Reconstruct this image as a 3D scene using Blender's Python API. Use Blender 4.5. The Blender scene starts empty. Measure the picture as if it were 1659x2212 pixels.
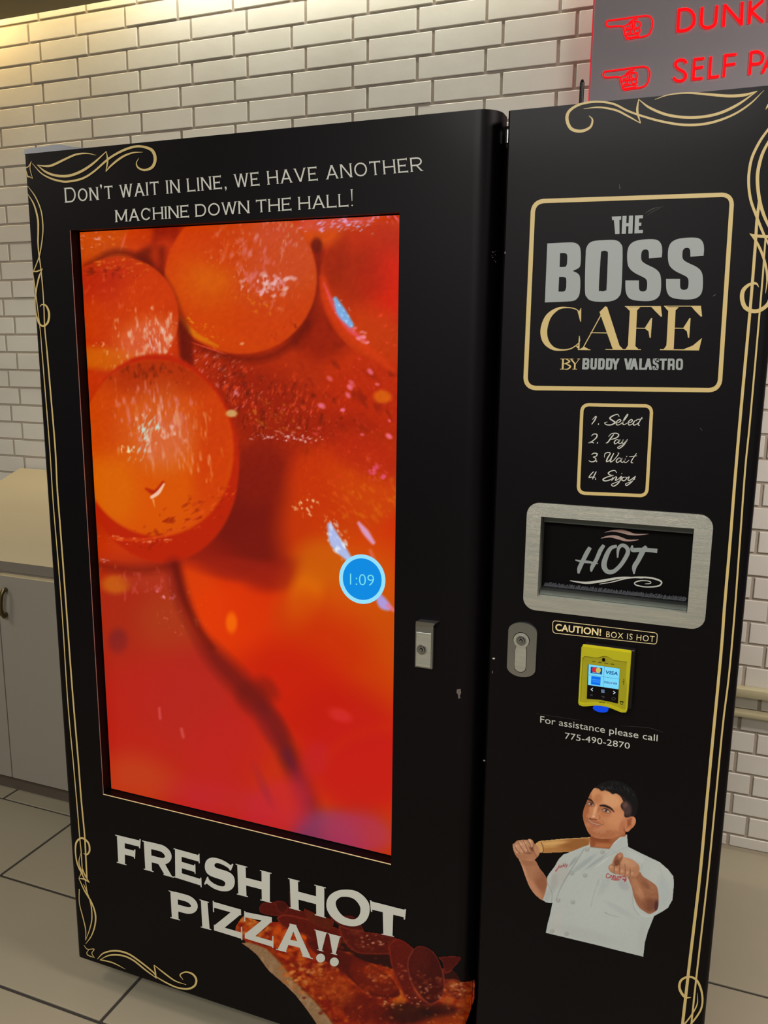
import bpy, math, random
import numpy as np
from mathutils import Matrix, Vector
from mathutils.geometry import tessellate_polygon

random.seed(4)
SC = bpy.context.scene
COL = SC.collection

# ------------------------------------------------------------------ camera
W, H = 1659, 2212
F = 1773.4
CAM = np.array([1.1961, -1.3525, 1.4875])
def cam_rot(p, y, r):
    c, s = math.cos, math.sin
    X = np.array([[1,0,0],[0,c(p),-s(p)],[0,s(p),c(p)]])
    Z1 = np.array([[c(y),-s(y),0],[s(y),c(y),0],[0,0,1]])
    Z2 = np.array([[c(r),-s(r),0],[s(r),c(r),0],[0,0,1]])
    return Z1 @ X @ Z2
RC = cam_rot(1.3821, .3676, .0102)
cd = bpy.data.cameras.new('camera'); cam = bpy.data.objects.new('camera', cd); COL.objects.link(cam)
m = Matrix([[*RC[i], CAM[i]] for i in range(3)] + [[0,0,0,1]])
cam.matrix_world = m
cd.sensor_fit = 'HORIZONTAL'; cd.sensor_width = 36; cd.lens = 36*F/W; cd.clip_start = .02
SC.camera = cam

# ------------------------------------------------------------------ world, exposure, lamps
SC.view_settings.view_transform = 'Standard'; SC.view_settings.look = 'None'
SC.view_settings.exposure = 0; SC.view_settings.gamma = 1; SC.view_settings.use_curve_mapping = False
wd = bpy.data.worlds.new('world'); SC.world = wd; wd.use_nodes = True
bg = wd.node_tree.nodes['Background']; bg.inputs[0].default_value = (.95, .9, .88, 1); bg.inputs[1].default_value = .16

def area(name, loc, size, power, color, target=None, sizey=None, rot=None):
    l = bpy.data.lights.new(name, 'AREA'); l.energy = power; l.color = color
    l.shape = 'RECTANGLE'; l.size = size; l.size_y = sizey or size
    o = bpy.data.objects.new(name, l); COL.objects.link(o); o.location = loc
    if target is not None:
        o.rotation_euler = (Vector(target)-Vector(loc)).to_track_quat('-Z', 'Y').to_euler()
    return o
def spot(name, loc, target, power, color, deg, blend=.8, rad=.03):
    l = bpy.data.lights.new(name, 'SPOT'); l.energy = power; l.color = color
    l.spot_size = math.radians(deg); l.spot_blend = blend; l.shadow_soft_size = rad
    o = bpy.data.objects.new(name, l); COL.objects.link(o); o.location = loc
    o.rotation_euler = (Vector(target)-Vector(loc)).to_track_quat('-Z', 'Y').to_euler()
    return o
area('room_fill_light', (.7, -2.3, 2.6), 1.4, 150, (1, .965, .92), (.7, -2.1, 0), 1.4)  # these three unseen lamps are added fill for floor and machine reflections
area('room_fill_light', (-1.7, -.9, 2.6), .6, 27, (1, .9, .76), (-1.6, -.6, 0))
area('room_fill_light', (2.3, -.2, 2.6), .6, 56, (1, .88, .82), (2.3, 0, 0))
strip_l = area('cove_strip_light', (1.15, 1.10, 2.82), 3.6, 25, (1, .97, .84), (1.15, 1.19, 2.0), .05)
area('cove_strip_light', (-1.5, 1.10, 2.82), 1.7, 6.5, (1, .78, .42), (-1.5, 1.19, 2.0), .05)
spot('cove_spot_light', (-1.42, 1.10, 2.80), (-1.32, 1.22, 2.1), 9, (1, .62, .18), 130, 1, .05)

# ------------------------------------------------------------------ helpers
def s2l(c):
    c = np.asarray(c, float)/255.0
    return np.where(c <= .04045, c/12.92, ((c+.055)/1.055)**2.4)
def rgba(c): return (*[float(v) for v in s2l(c)], 1.0)

def px2w(px, py, Y=0.0):
    px = np.asarray(px, float); py = np.asarray(py, float)
    d = np.stack([(px-W/2)/F, -(py-H/2)/F, -np.ones_like(px)], -1) @ RC.T
    t = (np.asarray(Y)-CAM[1])/d[..., 1]
    return CAM + d*t[..., None]
DL, DR, DFLAT, RR, RL = -.0995, .861, .824, .037, .012     # left door extents and edge radii
BL_, BR_ = .8765, 1.2805                                    # right column extents
def front_y(x):
    x = np.asarray(x, float); y = np.zeros_like(x)
    u = np.clip((DL+RL-x)/RL, 0, .999); y = np.where(x < DL+RL, RL-RL*np.sqrt(1-u*u), y)
    u = np.clip((x-DFLAT)/RR, 0, .999); y = np.where((x > DFLAT) & (x < .869), RR-RR*np.sqrt(1-u*u), y)
    return y
def on_front(px, py, eps=.0006):
    Y = np.full(np.shape(px), -eps)
    for _ in range(4):
        p = px2w(px, py, Y); Y = front_y(p[..., 0])-eps
    p = px2w(px, py, Y); return p

def tag(o, label=None, cat=None, group=None, kind=None):
    if label: o['label'] = label
    if cat: o['category'] = cat
    if group: o['group'] = group
    if kind: o['kind'] = kind
    return o
def empty(name, loc, label=None, cat=None, group=None, kind=None):
    o = bpy.data.objects.new(name, None); COL.objects.link(o); o.location = loc
    o.empty_display_size = .1
    return tag(o, label, cat, group, kind)
def link(name, me, mat, parent=None, label=None, smooth=False):
    o = bpy.data.objects.new(name, me); COL.objects.link(o)
    if mat is not None: me.materials.append(mat)
    if smooth:
        me.polygons.foreach_set('use_smooth', [True]*len(me.polygons))
    if parent is not None:
        o.parent = parent
        pw = Matrix.Translation(parent.location)
        if parent.parent: pw = Matrix.Translation(parent.parent.location) @ pw
        # parts are modelled in world coordinates: shift the mesh so origins agree
        me.transform(pw.inverted())
    if label: o['label'] = label
    return o

class MB:
    """collects shapes in world coordinates, then links them as one mesh object"""
    def __init__(s): s.v = []; s.f = []; s.m = []
    def add(s, vs, fs, mi=0):
        n = len(s.v); s.v += [tuple(map(float, p)) for p in vs]
        s.f += [tuple(i+n for i in f) for f in fs]; s.m += [mi]*len(fs); return s
    def box(s, a, b, bev=0.0, mi=0):
        x0,y0,z0 = a; x1,y1,z1 = b
        if bev <= 0:
            vs = [(x,y,z) for x in (x0,x1) for y in (y0,y1) for z in (z0,z1)]
            fs = [(0,1,3,2),(4,6,7,5),(0,4,5,1),(2,3,7,6),(0,2,6,4),(1,5,7,3)]
            return s.add(vs, fs, mi)
        import bmesh
        bm = bmesh.new(); bmesh.ops.create_cube(bm, size=1)
        for v in bm.verts: v.co = ((x0+x1)/2+v.co.x*(x1-x0), (y0+y1)/2+v.co.y*(y1-y0), (z0+z1)/2+v.co.z*(z1-z0))
        bmesh.ops.bevel(bm, geom=bm.edges[:]+bm.verts[:], offset=bev, segments=2, affect='EDGES', profile=.5)
        bm.verts.index_update()
        s.add([v.co for v in bm.verts], [[v.index for v in f.verts] for f in bm.faces], mi); bm.free(); return s
    def prism(s, loop, y0, y1, mi=0, holes=()):
        """loop of (x,z) extruded from y0 (front) to y1"""
        loops = [list(loop)]+[list(h) for h in holes]
        n0 = len(s.v)
        flat = [p for l in loops for p in l]; N = len(flat)
        vs = [(p[0], y0, p[1]) for p in flat]+[(p[0], y1, p[1]) for p in flat]
        tris = tessellate_polygon([[Vector((p[0], p[1], 0)) for p in l] for l in loops])
        fs = []
        for t in tris:
            a, b, c = [Vector(flat[i]) for i in t]
            if (b-a).cross(c-a) < 0: t = (t[0], t[2], t[1])
            fs.append(tuple(t)); fs.append((t[2]+N, t[1]+N, t[0]+N))
        k = 0
        for l in loops:
            n = len(l)
            for i in range(n):
                a, b = k+i, k+(i+1) % n; fs.append((a, b, b+N, a+N))
            k += n
        return s.add(vs, fs, mi)
    def cyl(s, c, r, axis, l, n=24, r2=None, mi=0):
        c = Vector(c); ax = Vector(axis).normalized(); t = ax.orthogonal().normalized(); u = ax.cross(t)
        r2 = r if r2 is None else r2
        vs = [c+t*math.cos(a)*r+u*math.sin(a)*r for a in [2*math.pi*i/n for i in range(n)]]
        vs += [c+ax*l+t*math.cos(a)*r2+u*math.sin(a)*r2 for a in [2*math.pi*i/n for i in range(n)]]
        fs = [(i, (i+1) % n, (i+1) % n+n, i+n) for i in range(n)]+[tuple(range(n-1, -1, -1)), tuple(range(n, 2*n))]
        return s.add(vs, fs, mi)
    def tube(s, pts, r, n=10, mi=0):
        pts = [Vector(p) for p in pts]; rings = []
        for i, p in enumerate(pts):
            d = (pts[min(i+1, len(pts)-1)]-pts[max(i-1, 0)]).normalized()
            t = d.orthogonal().normalized() if i == 0 else (t-d*t.dot(d)).normalized()
            u = d.cross(t); rings.append([p+t*math.cos(2*math.pi*k/n)*r+u*math.sin(2*math.pi*k/n)*r for k in range(n)])
        vs = [v for rg in rings for v in rg]; fs = []
        for i in range(len(rings)-1):
            for k in range(n):
                fs.append((i*n+k, i*n+(k+1) % n, (i+1)*n+(k+1) % n, (i+1)*n+k))
        fs += [tuple(range(n-1, -1, -1)), tuple(range((len(rings)-1)*n, len(rings)*n))]
        return s.add(vs, fs, mi)
    def build(s, name, mats, parent=None, label=None, smooth=False, recalc=True):
        me = bpy.data.meshes.new(name); me.from_pydata(s.v, [], s.f)
        mats = mats if isinstance(mats, (list, tuple)) else [mats]
        if recalc:
            import bmesh
            bm = bmesh.new(); bm.from_mesh(me); bmesh.ops.recalc_face_normals(bm, faces=bm.faces[:]); bm.to_mesh(me); bm.free()
        o = link(name, me, mats[0], parent, label)
        for mm in mats[1:]: me.materials.append(mm)
        me.polygons.foreach_set('material_index', s.m)
        if smooth:
            me.polygons.foreach_set('use_smooth', [True]*len(me.polygons))
            try: me.set_sharp_from_angle(angle=math.radians(40))
            except Exception: pass
        me.update(); return o

def rrect(x0, z0, x1, z1, r, n=8):
    pts = []
    for cx, cz, a0 in ((x1-r, z1-r, 0), (x0+r, z1-r, 90), (x0+r, z0+r, 180), (x1-r, z0+r, 270)):
        for i in range(n+1):
            a = math.radians(a0+90*i/n); pts.append((cx+r*math.cos(a), cz+r*math.sin(a)))
    return pts

# ------------------------------------------------------------------ materials
def mat(name, col, rough=.5, metal=0, spec=.5, emit=None, es=1, bump=None, var=None, coat=0):
    m = bpy.data.materials.new(name); m.use_nodes = True; nt = m.node_tree; b = nt.nodes['Principled BSDF']
    b.inputs['Base Color'].default_value = rgba(col); b.inputs['Roughness'].default_value = rough
    b.inputs['Metallic'].default_value = metal; b.inputs['Specular IOR Level'].default_value = spec
    if coat: b.inputs['Coat Weight'].default_value = coat; b.inputs['Coat Roughness'].default_value = .16
    if emit is not None:
        b.inputs['Emission Color'].default_value = rgba(emit); b.inputs['Emission Strength'].default_value = es
    tc = nt.nodes.new('ShaderNodeTexCoord')
    if bump:
        sc_, st, dist = bump[:3]
        n = nt.nodes.new('ShaderNodeTexNoise'); n.inputs['Scale'].default_value = sc_; n.inputs['Detail'].default_value = 4
        mp = nt.nodes.new('ShaderNodeMapping'); mp.inputs['Scale'].default_value = bump[3] if len(bump) > 3 else (1,1,1)
        g = nt.nodes.new('ShaderNodeNewGeometry')
        nt.links.new(g.outputs['Position'], mp.inputs[0]); nt.links.new(mp.outputs[0], n.inputs[0])
        bp = nt.nodes.new('ShaderNodeBump'); bp.inputs['Strength'].default_value = st; bp.inputs['Distance'].default_value = dist
        nt.links.new(n.outputs[0], bp.inputs['Height']); nt.links.new(bp.outputs[0], b.inputs['Normal'])
    if var:
        col2, sc_, stretch = var
        g = nt.nodes.new('ShaderNodeNewGeometry'); mp = nt.nodes.new('ShaderNodeMapping'); mp.inputs['Scale'].default_value = stretch
        n = nt.nodes.new('ShaderNodeTexNoise'); n.inputs['Scale'].default_value = sc_; n.inputs['Detail'].default_value = 5
        rp = nt.nodes.new('ShaderNodeValToRGB'); rp.color_ramp.elements[0].position = .35; rp.color_ramp.elements[1].position = .68
        rp.color_ramp.elements[0].color = rgba(col); rp.color_ramp.elements[1].color = rgba(col2)
        nt.links.new(g.outputs['Position'], mp.inputs[0]); nt.links.new(mp.outputs[0], n.inputs[0])
        nt.links.new(n.outputs[0], rp.inputs[0]); nt.links.new(rp.outputs[0], b.inputs['Base Color'])
    return m
M = dict(
 brick=mat('glazed_brick', (216,214,204), .34, bump=(26, .2, .004), var=((207,203,192), 3, (1,1,1))),
 mortar=mat('mortar', (166,156,142), .95, bump=(140, .5, .002)),
 ceil=mat('ceiling_paint', (130,120,92), .8, bump=(40, .1, .002)),
 tile=mat('floor_tile', (140,134,115), .42, bump=(9, .08, .004), var=((149,139,118), 2.2, (1,1,1))),
 grout=mat('grout', (46,42,36), .95),
 black=mat('black_vinyl', (4,2,4), .46, spec=.12, coat=.03, bump=(60, .05, .001), var=((8,5,8), 2.5, (1,1,1))),
 blackm=mat('black_metal', (12,10,11), .4, spec=.3),
 gloss=mat('black_frame', (6,4,5), .5, spec=.1),
 gold=mat('gold_vinyl', (198,176,114), .45),
 white=mat('white_vinyl', (196,198,188), .5),
 silver=mat('silver_vinyl', (146,154,152), .42),
 cream=mat('cream_vinyl', (232,214,160), .5),
 steel=mat('brushed_steel', (176,180,170), .36, .75, bump=(60, .25, .0008, (1.5,1,60)), var=((194,192,180), 5, (2,2,40))),
 chrome=mat('satin_chrome', (138,140,138), .22, .9),
 dark=mat('dark_gap', (2,1,2), .9, spec=.02),
 counter=mat('cream_laminate', (196,182,148), .4),
 door=mat('grey_laminate', (132,127,116), .5),
 apron=mat('grey_edge', (106,100,90), .5),
 toe=mat('toe_kick', (86,76,64), .6),
 handle=mat('bronze_handle', (96,82,52), .35, .9),
 yellow=mat('yellow_plastic', (178,174,10), .38),
 yellowd=mat('yellow_plastic_recess', (162,156,8), .45),
 rail=mat('cream_rail', (178,170,136), .4),
 grey=mat('grey_plastic', (140,144,150), .5),
 signface=mat('sign_face', (136,131,137), .5, .1, bump=(60, .1, .001)),
 red=mat('red_light', (30,0,0), .6, spec=.1, emit=(255,3,10), es=2.0),
 redglow=mat('red_acrylic', (180,20,40), .4, emit=(225,16,40), es=.5),
)
def emis(name, col, es=1): return mat(name, (0,0,0), .6, spec=.1, emit=col, es=es)
M['e_white'] = emis('lit_white', (120,215,250)); M['e_blue'] = emis('lit_blue', (8,138,225)); M['e_ring'] = emis('lit_ring', (150,225,250))
M['e_digit'] = emis('lit_digits', (120,225,235)); M['e_navy'] = emis('lit_navy', (10,60,130)); M['e_amex'] = emis('lit_mid_blue', (0,110,235))
M['e_red'] = emis('lit_red', (205,45,60)); M['e_yel'] = emis('lit_yellow', (200,185,90)); M['e_line'] = emis('lit_grey', (60,130,165)); M['e_key'] = emis('lit_key', (205,220,235))
M['e_led'] = emis('blue_led', (10,70,220))
def vmat(name, rough, emission):
    m = bpy.data.materials.new(name); m.use_nodes = True; nt = m.node_tree; b = nt.nodes['Principled BSDF']
    a = nt.nodes.new('ShaderNodeVertexColor'); a.layer_name = 'Col'; b.inputs['Roughness'].default_value = rough
    if emission:
        b.inputs['Base Color'].default_value = (0,0,0,1); b.inputs['Specular IOR Level'].default_value = .15
        nt.links.new(a.outputs[0], b.inputs['Emission Color']); b.inputs['Emission Strength'].default_value = emission
    else: nt.links.new(a.outputs[0], b.inputs['Base Color']); b.inputs['Specular IOR Level'].default_value = .2
    return m
M['screen'] = vmat('screen_picture', .35, 1.0); M['print'] = vmat('printed_picture', .45, 0)

# ------------------------------------------------------------------ wall of bricks
X0, Z0, PW, PH, OF = -1.1786, 2.7176, .2128, .06878, .2356
JX, JZ = .0098, .0078
YW = 1.1986
wall = MB().box((-3.4, YW+.0042, 0), (3.4, YW+.12, 3.1)).build('wall_back', M['mortar']); tag(wall, kind='structure', label='white glazed brick wall behind the machine')
def brick_verts(x0, z0, x1, z1, yo):
    b = .0016
    o = [(x0,z0),(x1,z0),(x1,z1),(x0,z1)]; i = [(x0+b,z0+b),(x1-b,z0+b),(x1-b,z1-b),(x0+b,z1-b)]
    vs = [(x, YW+.012, z) for x, z in o]+[(x, YW+.0014+yo, z) for x, z in o]+[(x, YW+yo, z) for x, z in i]
    fs = [(0,1,5,4),(1,2,6,5),(2,3,7,6),(3,0,4,7),(4,5,9,8),(5,6,10,9),(6,7,11,10),(7,4,8,11),(8,9,10,11)]
    return vs, fs
def project(P):
    q = (np.array(P)-CAM) @ RC
    return np.array([W/2+F*q[0]/-q[2], H/2-F*q[1]/-q[2], -q[2]])
def seen(x, z):
    p = project((x, YW, z))
    if p[2] < 0 or not (-8 < p[0] < W+8 and -8 < p[1] < H+8): return False
    P = np.array([x, YW, z]); d = P-CAM
    q = CAM+d*(0-CAM[1])/d[1]
    if DL < q[0] < BR_ and q[2] < 1.864: return False
    q = CAM+d*(1.115-CAM[1])/d[1]
    if q[0] > .83 and q[2] > 2.0: return False
    q = CAM+d*(1.08-CAM[1])/d[1]
    if q[2] > 2.622: return False
    q = CAM+d*(.6-CAM[1])/d[1]
    if q[0] < -.5 and q[2] < .82: return False
    return True
proto = None; far = MB(); nb = 0
for r in range(-4, 40):
    z1 = Z0-r*PH; z0 = max(z1-PH+JZ, .001)
    for k in range(-11, 21):
        x0 = X0+(k+(OF if r % 2 == 0 else 0))*PW; x1 = x0+PW-JX
        yo = random.uniform(-.0012, .0008)
        if any(seen(x, z) for x in (x0, (x0+x1)/2, x1) for z in (z0, (z0+z1)/2, z1)) and nb < 300:
            if z0 == .001:
                vs, fs = brick_verts(0, z0-z1, x1-x0, 0, 0)
                me = bpy.data.meshes.new('brick'); me.from_pydata([(x, y-YW, z) for x, y, z in vs], [], fs); me.materials.append(M['brick'])
            else:
                if proto is None:
                    vs, fs = brick_verts(0, -(PH-JZ), PW-JX, 0, 0)
                    proto = bpy.data.meshes.new('brick'); proto.from_pydata([(x, y-YW, z) for x, y, z in vs], [], fs); proto.materials.append(M['brick'])
                me = proto
            o = bpy.data.objects.new('brick', me); COL.objects.link(o); o.parent = wall
            o.location = (x0, YW+yo, z1); o.rotation_euler = (random.uniform(-.006,.006), random.uniform(-.0025,.0025), random.uniform(-.004,.004)); nb += 1
        else:
            far.add(*brick_verts(x0, z0, x1, z1, yo))
fb = far.build('brick', M['brick'], wall, recalc=False); fb['kind'] = 'stuff'
print('individual bricks', nb)

# ------------------------------------------------------------------ floor of tiles
floor = MB().box((-3.4, -4.2, -.06), (3.4, YW+.1, -.003)).build('floor', M['grout']); tag(floor, kind='structure', label='grey beige stone tile floor')
J = .009; PY = .323; YF = -.081; LX = .63
tiles = []
rows = [(.564, YW+.012, -.914)]
for i in range(1, 15):
    rows.append((.565-PY*i, .565-PY*(i-1), [-.59, .03, -.29, .34][(i-1) % 4] if i > 2 else [-.595, .03][i-1]))
def tile_seen(x0, y0, x1, y1):
    for x in np.linspace(x0, x1, 7):
        for y in np.linspace(y0, y1, 7):
            p = project((x, y, 0))
            if p[2] > 0 and -5 < p[0] < W+5 and -5 < p[1] < H+5:
                d = np.array([x, y, 0])-CAM
                if d[1] > 0 and y > 0:
                    q = CAM+d*(0-CAM[1])/d[1]
                    if DL < q[0] < BR_ and q[2] > .06: continue
                    q = CAM+d*(.63-CAM[1])/d[1]
                    if y > .63 and q[0] < -.6: continue
                return True
    return False
ft = MB(); nt_ = 0
for y0, y1, xs in rows:
    k0 = int((-3.4-xs)/LX)-1
    for k in range(k0, k0+14):
        x0 = xs+k*LX; x1 = x0+LX
        if x1 > 3.5: break
        a, b = (x0+J/2, y0+J/2, -.02), (x1-J/2, y1-J/2, 0)
        if tile_seen(x0, y0, x1, y1):
            MB().box(a, b, .0012).build('tile', M['tile'], floor); nt_ += 1
        else: ft.box(a, b)
ft.build('tile', M['tile'], floor)['kind'] = 'stuff'
print('individual tiles', nt_)

# ------------------------------------------------------------------ ceiling with a light slot along the wall
ce = MB().box((-3.4, -4.2, 2.622), (3.4, 1.08, 2.66)).box((-3.4, 1.04, 2.66), (3.4, 1.08, 3.0)).box((-3.4, 1.04, 3.0), (3.4, YW+.006, 3.05))
ceiling = ce.build('ceiling', M['ceil']); tag(ceiling, kind='structure', label='olive ceiling edge with a light slot along the wall')

# ------------------------------------------------------------------ sloped-top cabinet at the left
cb = empty('storage_cabinet', (-1.0, .9, 0), 'grey storage cabinet with a sloping cream top left of the black machine', 'cabinet')
zt = .824; slope = (1.025-.824)/(1.19-.60)
MB().box((-1.355, .6, .085), (-.14, 1.19, zt-.034)).build('carcass', M['apron'], cb)
top = MB(); xs0, xs1 = -1.36, -.12
pr = [(.60, zt), (1.19, 1.025), (1.19, zt-.034), (.60, zt-.033)]
top.add([(xs0, y, z) for y, z in pr]+[(xs1, y, z) for y, z in pr], [(0,1,2,3),(7,6,5,4),(0,4,5,1),(1,5,6,2),(2,6,7,3),(3,7,4,0)], 0)
top.m[-1] = 1; top.m[-2] = 1
top.build('sloped_top', [M['counter'], M['apron']], cb)
MB().box((-1.34, .628, 0), (-.16, 1.18, .085)).build('toe_kick', M['toe'], cb)
for xa, xb in ((-1.355, -.881), (-.877, -.14)):
    d = MB().box((xa, .577, .078), (xb, .599, zt-.040), .0015).build('door', [M['door']], cb)
    e = MB().box((xa+.001, .5765, zt-.0405), (xb-.001, .5985, zt-.0385)).build('lit_door_edge', M['counter'], d, label='top edge in a paler colour for the light it catches')  # caught light put into the colour of the door's top edge
    if xa > -1:
        hp = [px2w(*p) for p in ((13,1273,.578),(8,1275,.56),(3,1284,.552),(1,1300,.55),(1,1314,.55),(4,1326,.552),(9,1332,.56),(14,1326,.578))]
        MB().tube([tuple(q) for q in hp], .007).build('handle', M['handle'], d, 'bronze bow handle', smooth=True)

# ------------------------------------------------------------------ rails on the wall at the right
rz = lambda y: float(px2w(1610, y, YW-.034)[2])
for z1, z0, lab in ((rz(1489), rz(1508), 'cream upper wall rail right of the black machine'), (rz(1540), rz(1551), 'cream thin lower wall rail right of the black machine')):
    rl = MB().box((1.05, YW-.034, z0), (3.2, YW-.002, z1), .003).box((1.08, YW-.003, z0+.003), (3.18, YW+.004, z1-.003))
    tag(rl.build('wall_rail', M['rail'], smooth=True), lab, 'rail', 'cream rails on the brick wall')

# ------------------------------------------------------------------ strokes and polygons printed on a plane
def cr(pts, n=10, closed=False):
    """Catmull-Rom through points (any dimension)"""
    P = np.array(pts, float)
    if len(P) < 3: return np.array([P[0]+(P[1]-P[0])*t for t in np.linspace(0, 1, n+1)])
    if closed: Q = np.vstack([P[-1], P, P[0], P[1]])
    else: Q = np.vstack([2*P[0]-P[1], P, 2*P[-1]-P[-2]])
    out = []
    for i in range(1, len(Q)-2):
        p0, p1, p2, p3 = Q[i-1:i+3]
        for t in np.linspace(0, 1, n, endpoint=False):
            out.append(.5*((2*p1)+(-p0+p2)*t+(2*p0-5*p1+4*p2-p3)*t*t+(-p0+3*p1-3*p2+p3)*t**3))
    out.append(Q[-2]); return np.array(out)

class Dec:
    """flat print: everything is drawn in photo pixels and laid on the front of the machine (or plane Y)"""
    def __init__(s, Y=None, eps=.0006): s.mb = MB(); s.Y = Y; s.eps = eps
    def lay(s, P):
        P = np.asarray(P, float); s.k = getattr(s, 'k', 0)+1; e = s.k*4e-6     # each piece a hair in front of the one before
        return on_front(P[:, 0], P[:, 1], s.eps+e) if s.Y is None else px2w(P[:, 0], P[:, 1], s.Y-e)
    def poly(s, pts, holes=(), smooth=False):
        loops = [np.array(cr(p, 8, True)[:-1] if smooth else p, float) for p in [pts, *holes]]
        flat = np.vstack(loops)
        tris = tessellate_polygon([[Vector((p[0], -p[1], 0)) for p in l] for l in loops])
        fs = []
        for t in tris:
            a, b, c = [Vector((flat[i][0], -flat[i][1])) for i in t]
            fs.append(tuple(t) if (b-a).cross(c-a) > 0 else (t[0], t[2], t[1]))
        s.mb.add(s.lay(flat), fs); return s
    def stroke(s, pts, w, smooth=True, n=8, closed=False, cap=False):
        P = np.array(pts, float)
        ws = np.array(w if hasattr(w, '__len__') else [w]*len(P), float)
        if len(ws) != len(P): ws = np.interp(np.linspace(0, 1, len(P)), np.linspace(0, 1, len(ws)), ws)
        if smooth and len(P) > 2:
            Q = cr(np.column_stack([P, ws]), n, closed); P = Q[:, :2]; ws = np.clip(Q[:, 2], .05, None)
        elif closed: P = np.vstack([P, P[0]]); ws = np.append(ws, ws[0])
        k = len(P); L = []; R = []
        for i in range(k):
            if closed and i in (0, k-1): d1 = P[1]-P[0]; d0 = P[-1]-P[-2]
            else:
                d0 = P[i]-P[i-1] if i else P[1]-P[0]; d1 = P[i+1]-P[i] if i < k-1 else P[i]-P[i-1]
            d0 = d0/(np.linalg.norm(d0)+1e-9); d1 = d1/(np.linalg.norm(d1)+1e-9)
            t = d0+d1; nn = np.linalg.norm(t); t = t/nn if nn > .3 else d1
            nrm = np.array([-t[1], t[0]]); c = max(.5, abs(nrm @ np.array([-d1[1], d1[0]])))
            L.append(P[i]+nrm*ws[i]/2/c); R.append(P[i]-nrm*ws[i]/2/c)
        V = s.lay(np.vstack([L, R]))
        s.mb.add(V, [(i, i+1, k+i+1, k+i) for i in range(k-1)])
        if cap:
            for q in (0, -1):
                a = np.linspace(0, 2*math.pi, 15)[:-1]
                s.poly(np.column_stack([P[q][0]+np.cos(a)*ws[q]/2, P[q][1]+np.sin(a)*ws[q]/2]))
        return s
    def text(s, body, quad, font_off=0.0, space=1.0, italic=0.0):
        """built-in vector font mapped to a pixel quad: baseline-left, baseline-right, cap-right, cap-left"""
        cu = bpy.data.curves.new('t', 'FONT'); cu.body = body; cu.offset = font_off; cu.space_character = space; cu.shear = italic
        cu.resolution_u = 4
        o = bpy.data.objects.new('t', cu); COL.objects.link(o)
        dg = bpy.context.evaluated_depsgraph_get(); me = bpy.data.meshes.new_from_object(o.evaluated_get(dg))
        V = np.array([v.co[:2] for v in me.vertices]); fs = [tuple(p.vertices) for p in me.polygons]
        bpy.data.objects.remove(o); bpy.data.curves.remove(cu); bpy.data.meshes.remove(me)
        cap = .729
        x0, x1 = V[:, 0].min(), V[:, 0].max(); u = (V[:, 0]-x0)/(x1-x0); v = V[:, 1]/cap
        a, b, c, d = [px2w(q[0], q[1], s.Y or 0.0) for q in quad]
        P = (1-u)[:, None]*((1-v)[:, None]*a+v[:, None]*d)+u[:, None]*((1-v)[:, None]*b+v[:, None]*c)
        q = (P-CAM) @ RC; P = np.column_stack([W/2+F*q[:, 0]/-q[:, 2], H/2-F*q[:, 1]/-q[:, 2]])
        s.mb.add(s.lay(P), fs); return s
    def rr(s, tl, tr, br, bl, r, w, n=7):
        C = [np.array(p, float) for p in (tl, tr, br, bl)]; pts = []
        for i in range(4):
            p, a, b = C[i], C[i-1], C[(i+1) % 4]
            da = (a-p)/np.linalg.norm(a-p); db = (b-p)/np.linalg.norm(b-p)
            for t in np.linspace(0, 1, n):
                q0, q2 = p+da*r, p+db*r; k_ = .5
                pts.append((1-t)**2*q0+2*t*(1-t)*(p+ (da+db)*r*.08)+t*t*q2)
        if w is None: return s.poly(pts)
        return s.stroke(pts, w, smooth=False, closed=True)
    def build(s, name, mats, parent, label=None): return s.mb.build(name, mats, parent, label, recalc=False)

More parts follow.
